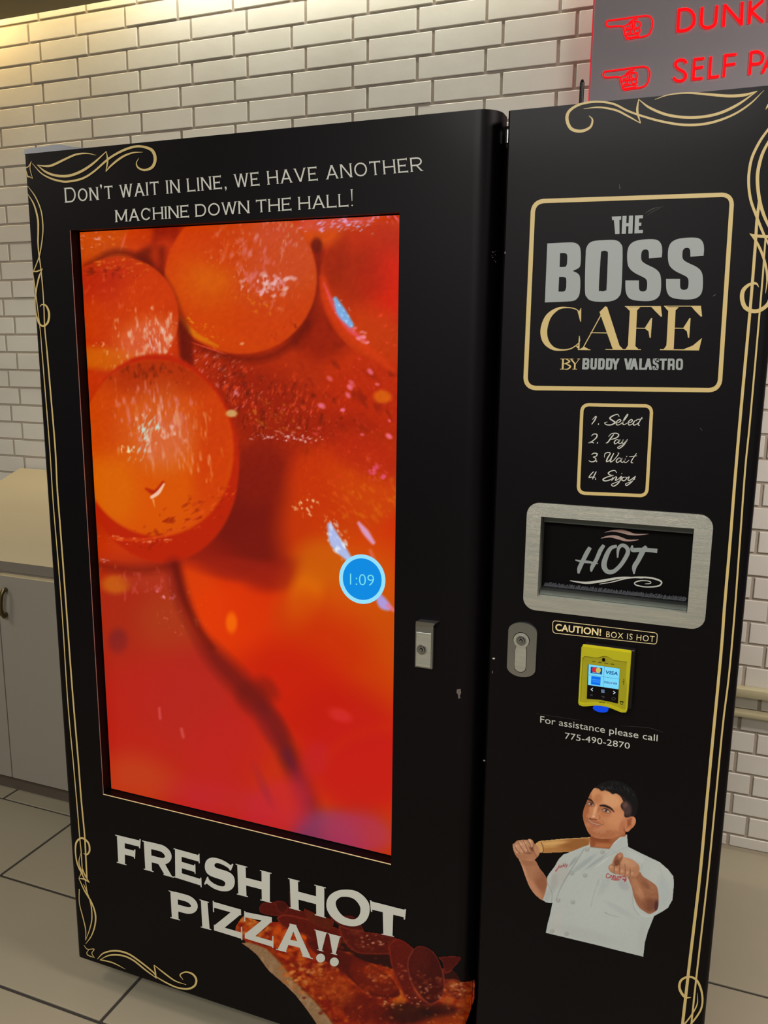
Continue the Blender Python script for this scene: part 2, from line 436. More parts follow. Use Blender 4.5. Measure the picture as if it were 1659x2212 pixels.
# serif / heavy letter set: each glyph draws into a unit box (x right, y up), hx/hy = half stroke in box units
def glyph(ch, hx, hy, se=0.0, st=0.0):
    """returns polygons list [(outer, [holes])] and strokes [(pts, closed)] in box units; se/st serif overhang and thickness (box x units, box y units)"""
    P = []; S = []
    w = 2*hx; t = 2*hy
    def rect(x0, y0, x1, y1): P.append(([(x0,y0),(x1,y0),(x1,y1),(x0,y1)], []))
    def stem(x, y0=0, y1=1, s0=True, s1=True):
        rect(x, y0, x+w, y1)
        if se:
            if s0: rect(x-se, y0, x+w+se, y0+st)
            if s1: rect(x-se, y1-st, x+w+se, y1)
    def arm(y, x0, x1, end=1):
        rect(x0, y, x1, y+t)
        if se:
            e = se*.7
            if end > 0: rect(x1-e, y-st*1.6, x1, y+t+st*1.6)
            if end < 0: rect(x0, y-st*1.6, x0+e, y+t+st*1.6)
    def diag(x0, x1, ww=None, y0=0, y1=1):
        ww = ww or w*1.08; P.append(([(x0,y0),(x0+ww,y0),(x1+ww,y1),(x1,y1)], []))
    def ring(cx, cy, rx, ry, a0=0, a1=360, sq=2.0, n=28):
        pts = []
        for a in np.linspace(math.radians(a0), math.radians(a1), n):
            c, s_ = math.cos(a), math.sin(a)
            pts.append((cx+rx*math.copysign(abs(c)**(2/sq), c), cy+ry*math.copysign(abs(s_)**(2/sq), s_)))
        return pts
    sq = 2.0 if se or hx < .12 else 4.2
    if ch == 'O': S.append((ring(.5, .5, .5-hx, .5-hy, 0, 360, sq, 40), True))
    elif ch == 'D':
        stem(0); x = .5 if sq < 3 else .55
        S.append(([(w*.5, 1-hy)]+[(x, 1-hy)]+ring(x, .5, 1-hx-x, .5-hy, 88, -88, sq)+[(x, hy), (w*.5, hy)], False))
    elif ch in 'BPR':
        stem(0); m_ = .5 if ch == 'B' else .44
        c2 = (1-hy+m_)/2; rr_ = (1-hy-m_)/2; x = .55; xr = (1-hx-x)*(.94 if ch == 'B' else 1)
        S.append(([(w*.5, 1-hy), (x, 1-hy)]+ring(x, c2, xr, rr_, 88, -88, sq)+[(x, m_), (w*.5, m_)], False))
        if ch == 'B':
            c1 = (m_+hy)/2
            S.append(([(w*.5, m_), (x, m_)]+ring(x, c1, 1-hx-x, c1-hy, 88, -88, sq)+[(x, hy), (w*.5, hy)], False))
        if ch == 'R':
            if sq < 3: diag(1-w, .42, w*1.15, 0, m_); 
            else: P.append(([(1-w,0),(1,0),(1,.34),(.9,m_+hy),(.6,m_+hy),(.6,m_-hy),(1-w,m_-hy*1.4)], []))
            if se: rect(1-w-se, 0, 1+se*1.5, st)
    elif ch == 'E':
        stem(0, s0=True); arm(0, w*.5, 1); arm(1-t, w*.5, .95); arm(.5-hy, w*.5, .78)
    elif ch == 'F': stem(0); arm(1-t, w*.5, 1); arm(.48-hy, w*.5, .8)
    elif ch == 'L': stem(0); arm(0, w*.5, 1)
    elif ch == 'I': stem(.5-hx)
    elif ch == 'T':
        stem(.5-hx, s1=False); rect(0, 1-t, 1, 1)
        if se: rect(0, 1-t-st*2.5, se*.8, 1+st); rect(1-se*.8, 1-t-st*2.5, 1, 1+st)
    elif ch == 'H': stem(0); stem(1-w); rect(w*.5, .5-hy, 1-w*.5, .5+hy)
    elif ch == 'N':
        k = .7 if se else 1
        stem(0, s0=True); stem(1-w, s1=True)
        P.append(([(1-w*1.1,0),(1,0),(w*1.1,1),(0,1)], []))
    elif ch == 'M':
        stem(0); stem(1-w); P.append(([(.5-hx,.12),(.5+hx,.12),(w*1.0,1),(0,1)], [])); P.append(([(.5-hx,.12),(.5+hx,.12),(1,1),(1-w,1)], []))
    elif ch == 'A':
        ax = .5-hx
        diag(0, ax); diag(1-w*1.08, ax); rect(.22, .27, .78, .27+t)
        if se: rect(-se, 0, w+se, st); rect(1-w-se, 0, 1+se, st); rect(ax-se, 1-st, ax+w+se, 1)
    elif ch == 'V':
        ax = .5-hx; diag(ax, 0); diag(ax, 1-w*1.08)
        if se: rect(-se, 1-st, w+se, 1); rect(1-w-se, 1-st, 1+se, 1)
    elif ch == 'W':
        a = w*.95; diag(.27-a/2, 0, a); diag(.27-a/2, .5-a/2, a); diag(.73-a/2, .5-a/2, a); diag(.73-a/2, 1-a, a)
        if se: rect(-se, 1-st, a+se, 1); rect(1-a-se, 1-st, 1+se, 1); rect(.5-a/2-se, 1-st, .5+a/2+se, 1)
    elif ch == 'Y':
        rect(.5-hx, 0, .5+hx, .45); P.append(([(.5-hx,.4),(.5+hx,.4),(w,1),(0,1)], [])); P.append(([(.5-hx,.4),(.5+hx,.4),(1,1),(1-w,1)], []))
    elif ch == 'U': S.append(([(hx, 1), (hx, .4)]+ring(.5, .35, .5-hx, .35-hy, 180, 360, sq)+[(1-hx, .4), (1-hx, 1)], False))
    elif ch == 'C':
        S.append((ring(.5, .5, .5-hx, .5-hy, 38, 322, sq, 30), False))
        if se: rect(.88, .64, .88+se*.8, .93); 
    elif ch == 'S':
        if sq > 3:
            S.append(([(1-hx,.68),(1-hx,.8),(1-hx*1.15,.88),(.78,1-hy*1.0),(.5,1-hy),(.25,1-hy),(hx*1.1,.88),(hx,.78),(hx*1.05,.68),(.28,.58),(.5,.52),(.75,.44),(1-hx*1.05,.34),(1-hx,.22),(1-hx*1.15,.12),(.75,hy),(.5,hy),(.25,hy),(hx*1.1,.12),(hx,.2),(hx,.33)], False))
        else:
            S.append(([(.9,.80),(.80,.92-hy*.4),(.5,1-hy),(.2,.93-hy*.5),(hx,.74),(.2,.59),(.5,.52),(.82,.43),(1-hx,.26),(.8,.07+hy*.5),(.5,hy),(.2,.07+hy*.5),(.06,.2)], False))
            if se: rect(.88, .70, .88+se*.8, .96); rect(.04, .04, .04+se*.8, .30)
    elif ch == '!':
        P.append(([(.5-hx*.35,.30),(.5+hx*.35,.30),(.5+hx,1),(.5-hx,1)], []))
        if se: rect(.5-hx-se, 1-st, .5+hx+se, 1)
        P.append((ring(.5, hy*1.05, hx*1.0, hy*1.1, 0, 342, 2, 18), []))
    elif ch == "'": P.append(([(.5,.66),(.5+hx*1.5,.88),(.5+hx,1),(.5-hx,1),(.5-hx,.84),(.5,.82)], []))
    elif ch == ',': P.append(([(.4,-.2),(.5+hx*1.5,-.02),(.5+hx,.14),(.5-hx,.14),(.5-hx,0),(.5,-.02)], []))
    return P, S
def draw_glyph(D, ch, quad, t, tz=None, se=0, st=0):
    """quad: bl, br, tr, tl in px; t stroke width in px horizontally, tz vertically"""
    a, b, c, d = [np.array(q, float) for q in quad]; tz = tz or t
    bw = np.linalg.norm(b-a); bh = np.linalg.norm(d-a)
    P, S = glyph(ch, t/2/bw, tz/2/bh, se/bw, st/bh)
    def mp(pts):
        return [tuple((1-u)*((1-v)*a+v*d)+u*((1-v)*b+v*c)) for u, v in pts]
    for o, hs in P: D.poly(mp(o), [mp(h) for h in hs])
    for pts, cl in S:
        q = mp(pts); D.stroke(q, (t+tz)/2, smooth=(ch == 'S'), closed=False if not cl else False)
def line_text(D, letters, bl, br, tr, tl, t, tz=None, se=0, st=0):
    """letters: list of (char, x0, x1, height) with x in 0..1 along the line"""
    a, b, c, d = [px2w(q[0], q[1], 0.0) for q in (bl, br, tr, tl)]
    def back(P): q = (P-CAM) @ RC; return np.array([W/2+F*q[0]/-q[2], H/2-F*q[1]/-q[2]])
    for it in letters:
        ch, x0, x1 = it[:3]; h = it[3] if len(it) > 3 else 1
        A = back(a+(b-a)*x0); B = back(a+(b-a)*x1); Dd = back(d+(c-d)*x0); Cc = back(d+(c-d)*x1)
        draw_glyph(D, ch, (A, B, B+(Cc-B)*h, A+(Dd-A)*h), t, tz, se, st)
def lay_out(txt, widths, gap, sp, small=.8, big=()):
    x = 0; out = []
    for i, ch in enumerate(txt):
        if ch == ' ': x += sp; continue
        h = 1 if i in big or small is None else small
        w = widths.get(ch, .8)*h; out.append([ch, x, x+w, h]); x += w+gap
    x -= gap
    return [(c, a/x, b/x, h) for c, a, b, h in out]

# ------------------------------------------------------------------ the vending machine
vm = empty('vending_machine', (.6, .45, 0), 'black pizza vending machine with gold scrollwork and a tall lit screen', 'vending machine')
ZB, ZT, ZT2 = .069, 1.871, 1.8645
# carcass behind the doors
MB().box((DL+.012, .06, ZB+.01), (BR_-.012, 1.02, ZT-.012), .004).build('cabinet_body', M['blackm'], vm)
MB().box((DL+.07, .075, .004), (BR_-.05, .98, ZB+.012), .003).build('shade_block', M['blackm'], vm)  # added block that keeps light out and darkens the floor under the machine
for x in (DL+.06, BR_-.06):
    for y in (.12, .9):
        MB().cyl((x, y, 0), .024, (0,0,1), .006).build('foot', M['blackm'], vm)
# left door: bent sheet with opening for the screen
OX0, OX1, OZ0, OZ1 = .0085, .6975, .5145, 1.7225
prof = []
for i in range(7):
    a = math.pi-(math.pi/2)*i/6; prof.append((DL+RL+RL*math.cos(a), RL-RL*math.sin(a)))
prof = [(DL, .058), (DL, RL+.004)]+prof+[(DL+RL+.003, 0)]
arc = [(DFLAT-.003, 0)]
for i in range(17):
    a = math.pi/2-(math.pi/2)*i/16; arc.append((DFLAT+RR*math.cos(a), RR-RR*math.sin(a)))
arc += [(DR, RR+.003), (DR, .058)]
dm = MB()
def strip(pr, z0, z1):
    n = len(pr); dm.add([(x, y, z0) for x, y in pr]+[(x, y, z1) for x, y in pr], [(i, i+1, n+i+1, n+i) for i in range(n-1)])
strip(prof+[(OX0, 0)], ZB, ZT); strip([(OX1, 0)]+arc, ZB, ZT)
strip([(OX0, 0), (OX1, 0)], ZB, OZ0); strip([(OX0, 0), (OX1, 0)], OZ1, ZT)
full = prof+arc; n = len(full)
dm.add([(x, y, ZT) for x, y in full], [tuple(range(n))]); dm.add([(x, y, ZB) for x, y in full], [tuple(range(n-1, -1, -1))])
dm.add([(DL,.058,ZB),(DR,.058,ZB),(DR,.058,ZT),(DL,.058,ZT)], [(0,1,2,3)])
door = dm.build('screen_door', M['black'], vm, smooth=True, recalc=False)
import bmesh
bm = bmesh.new(); bm.from_mesh(door.data); bmesh.ops.remove_doubles(bm, verts=bm.verts[:], dist=1e-5); bm.to_mesh(door.data); bm.free(); door.data.set_sharp_from_angle(angle=math.radians(30))
# stepped recess around the screen
rc = MB()
def ringbox(x0,z0,x1,z1,X0_,Z0_,X1_,Z1_,ya,yb):
    """walls from outer rectangle at ya to inner rectangle at yb"""
    o = [(x0,z0),(x1,z0),(x1,z1),(x0,z1)]; i = [(X0_,Z0_),(X1_,Z0_),(X1_,Z1_),(X0_,Z1_)]
    rc.add([(x, ya, z) for x, z in o]+[(x, yb, z) for x, z in i], [(k, (k+1) % 4, (k+1) % 4+4, k+4) for k in range(4)])
ringbox(OX0,OZ0,OX1,OZ1, OX0,OZ0,OX1,OZ1, 0, .012)
ringbox(OX0,OZ0,OX1,OZ1, OX0-.003,OZ0-.002,OX1+.003,OZ1+.002, .012, .0125)
ringbox(OX0-.003,OZ0-.002,OX1+.003,OZ1+.002, OX0-.003,OZ0-.002,OX1+.003,OZ1+.002, .0125, .0275)
rc.add([(OX0-.003,.0275,OZ0-.002),(OX1+.003,.0275,OZ0-.002),(OX1+.003,.0275,OZ1+.002),(OX0-.003,.0275,OZ1+.002)], [(0,1,2,3)])
rc.build('screen_bezel', M['gloss'], door, recalc=False)
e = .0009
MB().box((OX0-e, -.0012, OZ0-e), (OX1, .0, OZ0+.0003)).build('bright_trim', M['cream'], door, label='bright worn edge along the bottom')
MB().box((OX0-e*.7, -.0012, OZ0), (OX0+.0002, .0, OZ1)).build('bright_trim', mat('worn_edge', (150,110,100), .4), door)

# display screen picture --------------------------------------------------
def vnoise(X, Y, sc, seed):
    rng = np.random.RandomState(seed); G = rng.rand(97, 97)
    u = X/sc; v = Y/sc; i = np.floor(u).astype(int); j = np.floor(v).astype(int); fu = u-i; fv = v-j
    fu = fu*fu*(3-2*fu); fv = fv*fv*(3-2*fv)
    g = lambda a, b: G[a % 97, b % 97]
    return (g(i,j)*(1-fu)+g(i+1,j)*fu)*(1-fv)+(g(i,j+1)*(1-fu)+g(i+1,j+1)*fu)*fv
class Paint:
    def __init__(s, X, Y, base):
        s.X, s.Y = X, Y; s.C = np.zeros(X.shape+(3,))+np.array(base, float); s.A = np.zeros(X.shape)
    def mix(s, m, col, alpha=True):
        c = np.array(col, float) if not (isinstance(col, np.ndarray) and col.ndim > 1) else col
        s.C = s.C*(1-m[..., None])+c*m[..., None]
        if alpha: s.A = np.maximum(s.A, m)
    def blob(s, cx, cy, rx, ry, deg, col, a=1, soft=.3, clip=None, alpha=False):
        t = math.radians(deg); dx, dy = s.X-cx, s.Y-cy
        u = (dx*math.cos(t)+dy*math.sin(t))/rx; v = (-dx*math.sin(t)+dy*math.cos(t))/ry
        d = np.sqrt(u*u+v*v); m = np.clip((1+soft/2-d)/soft, 0, 1); m = m*m*(3-2*m)*a
        if clip is not None: m = m*clip
        s.mix(m, col, alpha); return m
    def poly(s, pts, col, a=1, soft=1.2, clip=None, alpha=True, smooth=True):
        P = cr(pts, 4, True)[:-1] if smooth else np.array(pts, float)
        x0, y0 = P.min(0)-soft-2; x1, y1 = P.max(0)+soft+2
        sel = (s.X > x0) & (s.X < x1) & (s.Y > y0) & (s.Y < y1)
        x, y = s.X[sel], s.Y[sel]; ins = np.zeros(x.shape, bool); dm_ = np.full(x.shape, 1e9)
        for k in range(len(P)):
            ax, ay = P[k-1]; bx, by = P[k]
            c = ((ay > y) != (by > y)); 
            with np.errstate(all='ignore'): c &= x < (bx-ax)*(y-ay)/(by-ay+1e-12)+ax
            ins ^= c
            l = (bx-ax)**2+(by-ay)**2+1e-9; t = np.clip(((x-ax)*(bx-ax)+(y-ay)*(by-ay))/l, 0, 1)
            dm_ = np.minimum(dm_, (x-ax-t*(bx-ax))**2+(y-ay-t*(by-ay))**2)
        d = np.sqrt(dm_)*np.where(ins, 1, -1); mm = np.clip(.5+d/soft, 0, 1)*a
        m = np.zeros(s.X.shape); m[sel] = mm
        if clip is not None: m = m*clip
        s.mix(m, col, alpha); return m
    def line(s, pts, w, col, a=1, soft=1.0, clip=None, alpha=False, smooth=True):
        P = np.array(pts, float); ws = np.interp(np.linspace(0,1,len(P)), np.linspace(0,1,len(w) if hasattr(w,'__len__') else 2), w if hasattr(w,'__len__') else [w,w])
        Q = np.column_stack([P, ws])
        if smooth and len(P) > 2: Q = cr(Q, 5)
        mw = ws.max()+soft+2; x0, y0 = Q[:, :2].min(0)-mw; x1, y1 = Q[:, :2].max(0)+mw
        sel = (s.X > x0) & (s.X < x1) & (s.Y > y0) & (s.Y < y1); x, y = s.X[sel], s.Y[sel]; best = np.full(x.shape, -1e9)
        for k in range(1, len(Q)):
            ax, ay, wa = Q[k-1]; bx, by, wb = Q[k]; l = (bx-ax)**2+(by-ay)**2+1e-9
            t = np.clip(((x-ax)*(bx-ax)+(y-ay)*(by-ay))/l, 0, 1)
            d = np.sqrt((x-ax-t*(bx-ax))**2+(y-ay-t*(by-ay))**2); best = np.maximum(best, (wa+(wb-wa)*t)/2-d)
        m = np.zeros(s.X.shape); m[sel] = np.clip(.5+best/soft, 0, 1)*a
        if clip is not None: m = m*clip
        s.mix(m, col, alpha); return m
    def specks(s, n, box, size, col, a, seed, clip=None, deg=0, stretch=1.6, soft=.9):
        r = np.random.RandomState(seed)
        for _ in range(n):
            cx, cy = r.uniform(box[0], box[2]), r.uniform(box[1], box[3]); q = r.uniform(size[0], size[1])
            R_ = q*stretch+6; sel = (np.abs(s.X-cx) < R_) & (np.abs(s.Y-cy) < R_)
            if not sel.any(): continue
            t = math.radians(deg+r.uniform(-35, 35)); dx, dy = s.X[sel]-cx, s.Y[sel]-cy
            u = (dx*math.cos(t)+dy*math.sin(t))/(q*stretch); v = (-dx*math.sin(t)+dy*math.cos(t))/q
            m = np.clip((1+soft/2-np.sqrt(u*u+v*v))/soft, 0, 1)*a*r.uniform(.5, 1)
            if clip is not None: m = m*clip[sel]
            c = s.C[sel]; s.C[sel] = c*(1-m[:, None])+np.array(col, float)*m[:, None]
def grid_mesh(name, X, Y, C, A, layf, matl, parent, thr=.5, label=None):
    h, w = X.shape; V = layf(X.ravel(), Y.ravel()).astype(np.float32)
    idx = np.arange(h*w).reshape(h, w)
    q = np.stack([idx[1:, :-1], idx[1:, 1:], idx[:-1, 1:], idx[:-1, :-1]], -1).reshape(-1, 4)
    if A is not None:
        k = (A[1:, :-1] > thr) & (A[1:, 1:] > thr) & (A[:-1, 1:] > thr) & (A[:-1, :-1] > thr); q = q[k.ravel()]
        used = np.unique(q); mp = np.full(h*w, -1); mp[used] = np.arange(len(used)); q = mp[q]; V = V[used]
        cc = C.reshape(-1, 3)[used]
    else: cc = C.reshape(-1, 3)
    me = bpy.data.meshes.new(name); me.vertices.add(len(V)); me.vertices.foreach_set('co', V.ravel())
    me.loops.add(q.size); me.loops.foreach_set('vertex_index', q.ravel().astype(np.int32))
    me.polygons.add(len(q)); me.polygons.foreach_set('loop_start', np.arange(0, q.size, 4, dtype=np.int32))
    try: me.polygons.foreach_set('loop_total', np.full(len(q), 4, dtype=np.int32))
    except Exception: pass
    me.update(calc_edges=True)
    ca = me.color_attributes.new('Col', 'FLOAT_COLOR', 'POINT')
    ca.data.foreach_set('color', np.column_stack([s2l(np.clip(cc, 0, 255)), np.ones(len(cc))]).astype(np.float32).ravel())
    return link(name, me, matl, parent, label)

def paint_screen():
    nx, ny = 348, 692
    u = np.linspace(0, 1, nx)[None, :]; v = np.linspace(0, 1, ny)[:, None]
    tl, tr, bl, br = [np.array(p, float) for p in ((172,503),(864,463),(241,1703),(845,1848))]
    # regular grid on the screen's own plane
    YD = .0265
    a, b = px2w(172, 503, YD), px2w(845, 1848, YD); c_, d_ = px2w(864, 463, YD), px2w(241, 1703, YD)
    xw0, xw1 = (a[0]+d_[0])/2, OX1+.0025; zt_, zb_ = (a[2]+c_[2])/2, (b[2]+d_[2])/2
    XX = xw0+(xw1-xw0)*u+0*v; ZZ = zt_+(zb_-zt_)*v+0*u
    P = np.stack([XX, np.full_like(XX, YD), ZZ], -1); q = (P-CAM) @ RC
    X = W/2+F*q[..., 0]/-q[..., 2]; Y = H/2-F*q[..., 1]/-q[..., 2]
    p = Paint(X, Y, (196,52,8))
    n1 = vnoise(X, Y, 70, 1); n3 = vnoise(X+Y*.3, Y, 7, 3)
    def wet(cx, cy, rx, ry, deg, col, a=.9, sc=6, dirn=80, ratio=2.6, thr=.6, seed=1, clip=None, soft=1.0, gain=3.4):
        """glints: stretched noise, thresholded, inside a soft ellipse"""
        t = math.radians(dirn); u = X*math.cos(t)+Y*math.sin(t); v = -X*math.sin(t)+Y*math.cos(t)
        n = .62*vnoise(u+900, v+900, sc*ratio if False else sc, seed)*1.0
        n = .6*vnoise((u+3000)/ratio, v+3000, sc, seed)+.4*vnoise((u+3000)/ratio*1.9, (v+3000)*1.9, sc, seed+50)
        t2 = math.radians(deg); dx, dy = X-cx, Y-cy
        a_ = (dx*math.cos(t2)+dy*math.sin(t2))/rx; b_ = (-dx*math.sin(t2)+dy*math.cos(t2))/ry
        e_ = np.clip((1+soft/2-np.sqrt(a_*a_+b_*b_))/soft, 0, 1)
        m = np.clip((n-(thr+(1-e_)*.25))*gain, 0, 1)*np.clip(e_*3, 0, 1)*a
        if clip is not None: m = m*clip
        p.mix(m, col, False)
    p.C += (n1-.5)[..., None]*np.array([36, 26, 5])
    # flesh in the middle and right
    p.blob(620, 860, 230, 130, 12, (176,46,12), .9, .8); p.blob(560, 880, 130, 80, 20, (150,32,12), .8, .9); p.blob(790, 770, 130, 80, 40, (200,56,4), .9, .8); p.blob(700, 720, 60, 60, 30, (146,30,6), .85, .9); p.blob(800, 880, 110, 110, 0, (186,42,6), .8, .9)
    p.blob(760, 960, 120, 60, 20, (160,34,10), .7, .9)
    wet(480, 800, 110, 66, 35, (226,120,128), .85, 6, 130, 2, .60, 3); wet(455, 790, 80, 55, 40, (240,190,190), .85, 4, 140, 2.2, .68, 4); wet(470, 790, 90, 60, 40, (104,22,24), .75, 8, 130, 2, .60, 5)
    wet(590, 870, 170, 80, 16, (228,74,50), .8, 7, 100, 2, .60, 6); wet(590, 880, 170, 80, 12, (108,26,8), .75, 9, 100, 2, .58, 7); wet(580, 890, 170, 70, 14, (236,104,110), .9, 4, 110, 1.8, .69, 8); wet(590, 900, 130, 44, 10, (206,130,50), .7, 7, 60, 1.5, .64, 9)
    wet(630, 925, 70, 22, -8, (226,150,130), .9, 7, 10, 1.6, .58, 10); wet(620, 946, 80, 8, 2, (246,190,190), .95, 4, 0, 1.5, .5, 11)
    wet(790, 860, 120, 170, 10, (236,70,90), .85, 5, 60, 2, .71, 12); wet(790, 860, 120, 170, 10, (120,26,8), .5, 16, 60, 1.6, .6, 13); wet(760, 960, 130, 34, 16, (230,80,110), .85, 7, 30, 2, .62, 14)
    # upper left corner
    p.blob(235, 515, 95, 55, -10, (204,82,14), .9, .6); p.blob(345, 500, 50, 60, 0, (140,26,10), .8, .9); p.blob(300, 515, 30, 46, 10, (208,62,4), .8, .6); p.blob(315, 560, 34, 22, -40, (96,20,8), .75, .9); p.blob(360, 555, 34, 40, 0, (204,58,8), .8, .9)
    wet(200, 517, 44, 15, -8, (244,190,200), .9, 6, 0, 1.6, .55, 15); wet(235, 520, 60, 22, -8, (226,120,60), .7, 6, 0, 1.6, .6, 16); p.line([(272,505),(266,525),(258,548)], [2,5,2], (232,100,90), .7, 3)
    # right ball
    p.line([(700,480),(690,520),(686,590),(676,660),(640,740)], 26, (116,22,4), .75, 26)
    k = p.blob(868, 610, 176, 178, 24, (194,54,4), 1, .05); p.blob(850, 560, 100, 70, 0, (184,38,2), .8, 1, k); p.blob(850, 620, 70, 70, 0, (216,32,2), .85, 1, k); p.blob(722, 560, 28, 66, 6, (150,34,4), .6, 1, k); p.blob(770, 600, 60, 60, 0, (150,36,4), .5, 1, k); p.blob(800, 720, 60, 60, 0, (200,66,4), .6, 1, k)
    p.line([(697,600),(712,655),(742,700),(790,750),(850,800)], [12,22,26,20,10], (212,62,14), .85, 10)
    p.line([(700,612),(722,664),(756,712),(790,735)], [4,10,12,5], (232,80,96), .8, 6)
    p.line([(724,645),(738,675),(758,702)], [8,20,12], (120,180,240), .95, 6); wet(742, 678, 14, 36, -32, (214,236,255), .8, 5, 60, 1.5, .56, 18); p.specks(9, (765, 705, 798, 742), (2, 4), (250,140,160), .9, 20); p.specks(7, (820, 640, 858, 780), (1.5, 3), (240,70,60), .8, 21)
    # wet edge between the balls along the top
    p.blob(690, 500, 46, 34, 0, (214,84,8), .9, .8); p.blob(730, 475, 110, 22, -8, (214,80,70), .8, .8); wet(735, 475, 90, 20, -8, (232,170,215), .95, 6, 160, 1.8, .54, 22); wet(745, 485, 60, 14, 10, (200,205,250), .9, 5, 160, 1.8, .58, 23); p.blob(684, 530, 12, 16, 0, (96,16,6), .8, .9); wet(850,470,30,14,-4,(244,110,150),.9,5,60,1.8,.55,24)
    # centre top ball
    p.line([(350,540),(352,610),(378,690),(430,745),(520,775),(600,762),(665,700)], 16, (110,20,6), .75, 18)
    k = p.blob(520, 602, 164, 162, 0, (206,70,4), 1, .045)
    p.blob(420, 560, 60, 110, 0, (214,66,4), .7, 1.1, k); p.blob(440, 610, 70, 60, 30, (214,96,6), .7, 1.2, k); p.blob(520, 710, 110, 44, 0, (212,74,2), .8, 1.1, k); p.blob(455, 600, 40, 30, 0, (218,110,12), .5, 1.2, k)
    p.blob(610, 560, 90, 120, 20, (204,80,54), .8, .9, k); p.blob(560, 480, 90, 44, 0, (206,78,52), .7, .9, k); p.blob(590, 690, 90, 50, -30, (204,66,14), .6, 1, k); p.blob(480, 520, 60, 60, 0, (204,66,14), .6, 1, k)
    wet(560, 560, 110, 80, 40, (226,118,112), .6, 9, 110, 2, .52, 25, k); wet(590, 520, 90, 70, 20, (222,134,110), .7, 6, 95, 2.4, .6, 26, k); wet(575, 618, 50, 26, 0, (240,186,190), .9, 7, 90, 1.6, .54, 27, k); wet(500, 560, 60, 50, 20, (240,170,160), .7, 4, 70, 2, .68, 28, k); wet(610, 500, 40, 40, 0, (224,170,110), .7, 6, 90, 1.8, .6, 29, k)
    p.specks(10, (560, 580, 650, 640), (3, 5), (240,190,180), .8, 30, k); wet(560, 650, 50, 26, 20, (226,150,30), .8, 6, 60, 1.6, .6, 31, k); wet(600, 720, 80, 36, -24, (232,62,40), .7, 5, 70, 1.6, .66, 32, k); wet(620, 715, 60, 24, -24, (120,24,6), .6, 7, 60, 1.6, .64, 33, k)
    p.line([(388,685),(420,722),(470,748)], [6,12,5], (222,140,10), .75, 6, k); wet(430, 715, 60, 26, 35, (240,190,20), .7, 5, 30, 1.6, .62, 34, k); p.line([(400,735),(450,752),(488,765)], [1,3,1], (236,80,60), .8, 2); p.specks(1, (522,741,524,743), (3,3.4), (255,210,170), .9, 1)
    # left ball
    p.line([(190,575),(250,545),(318,565),(365,625),(388,690),(400,770)], 14, (100,18,6), .7, 14)
    k = p.blob(256, 685, 130, 130, 4, (198,56,10), 1, .045)
    p.blob(230, 620, 100, 44, 0, (186,38,18), .7, 1, k); p.blob(320, 640, 60, 60, 0, (210,66,8), .8, 1, k); p.blob(240, 690, 90, 50, 0, (206,64,8), .7, 1, k); p.blob(230, 775, 110, 24, 4, (214,112,6), .8, .9, k); p.blob(320, 735, 74, 50, -14, (224,104,66), .8, .9, k)
    wet(320, 735, 84, 60, -14, (238,176,140), .85, 7, 84, 2.4, .5, 35, k); wet(355, 740, 50, 60, 0, (248,206,200), .9, 5, 84, 2.2, .58, 36, k); wet(250, 640, 110, 60, 6, (226,92,70), .6, 6, 84, 2, .6, 37, k); wet(250, 572, 90, 22, 4, (230,140,60), .7, 5, 0, 1.8, .58, 38, k); wet(230, 590, 60, 20, 8, (120,28,14), .7, 8, 0, 1.8, .56, 39, k); wet(222, 752, 20, 12, 0, (246,170,130), .8, 6, 80, 1.5, .5, 40, k)
    p.blob(402, 752, 15, 60, -6, (100,18,10), .8, .9); p.blob(390, 800, 26, 18, 0, (110,20,20), .7, .9)
    # big lower left ball with a rim
    k0 = p.blob(345, 990, 172, 226, -6, (188,38,8), 1, .05); 0
    k = p.blob(338, 968, 166, 190, -6, (214,80,4), 1, .06, k0)
    p.blob(340, 815, 140, 50, 2, (172,46,10), .8, .9, k); p.blob(310, 1060, 150, 110, 0, (222,100,2), .75, 1.1, k); p.blob(235, 1060, 60, 80, 0, (222,120,8), .6, 1, k); p.blob(460, 1000, 40, 120, 6, (208,62,8), .7, 1, k); p.blob(440, 900, 70, 70, 10, (206,66,12), .7, 1, k); p.blob(230, 900, 50, 80, 0, (204,72,6), .6, 1, k)
    p.blob(340, 920, 80, 90, 14, (216,104,60), .65, .9, k); p.blob(360, 960, 60, 60, 0, (222,116,76), .5, 1, k)
    wet(330, 880, 90, 70, 10, (224,120,110), .7, 8, 84, 2.6, .52, 41, k); wet(350, 930, 90, 90, 10, (232,150,110), .7, 8, 84, 3.2, .56, 42, k); wet(345, 920, 50, 60, 10, (242,196,180), .85, 7, 84, 2.2, .58, 43, k); wet(430, 990, 50, 70, 0, (238,140,96), .75, 8, 84, 3, .58, 44, k); wet(300, 800, 110, 26, 0, (110,30,8), .6, 8, 88, 2, .54, 45, k); wet(430,880,60,40,0,(226,110,70),.5,8,84,2.6,.6,46,k)
    wet(312, 950, 20, 46, 24, (200,226,212), .95, 6, 112, 2.6, .46, 47, k); wet(276, 970, 14, 10, 0, (236,236,190), .9, 6, 90, 1.6, .45, 48, k)
    p.line([(316,1056),(336,1064),(352,1042)], [5,12,6], (176,32,6), .85, 5); p.line([(328,1074),(342,1064),(354,1046)], [7,8,4], (250,200,170), .95, 3); p.line([(331,1080),(334,1094)], [4,1], (240,170,120), .8, 3)
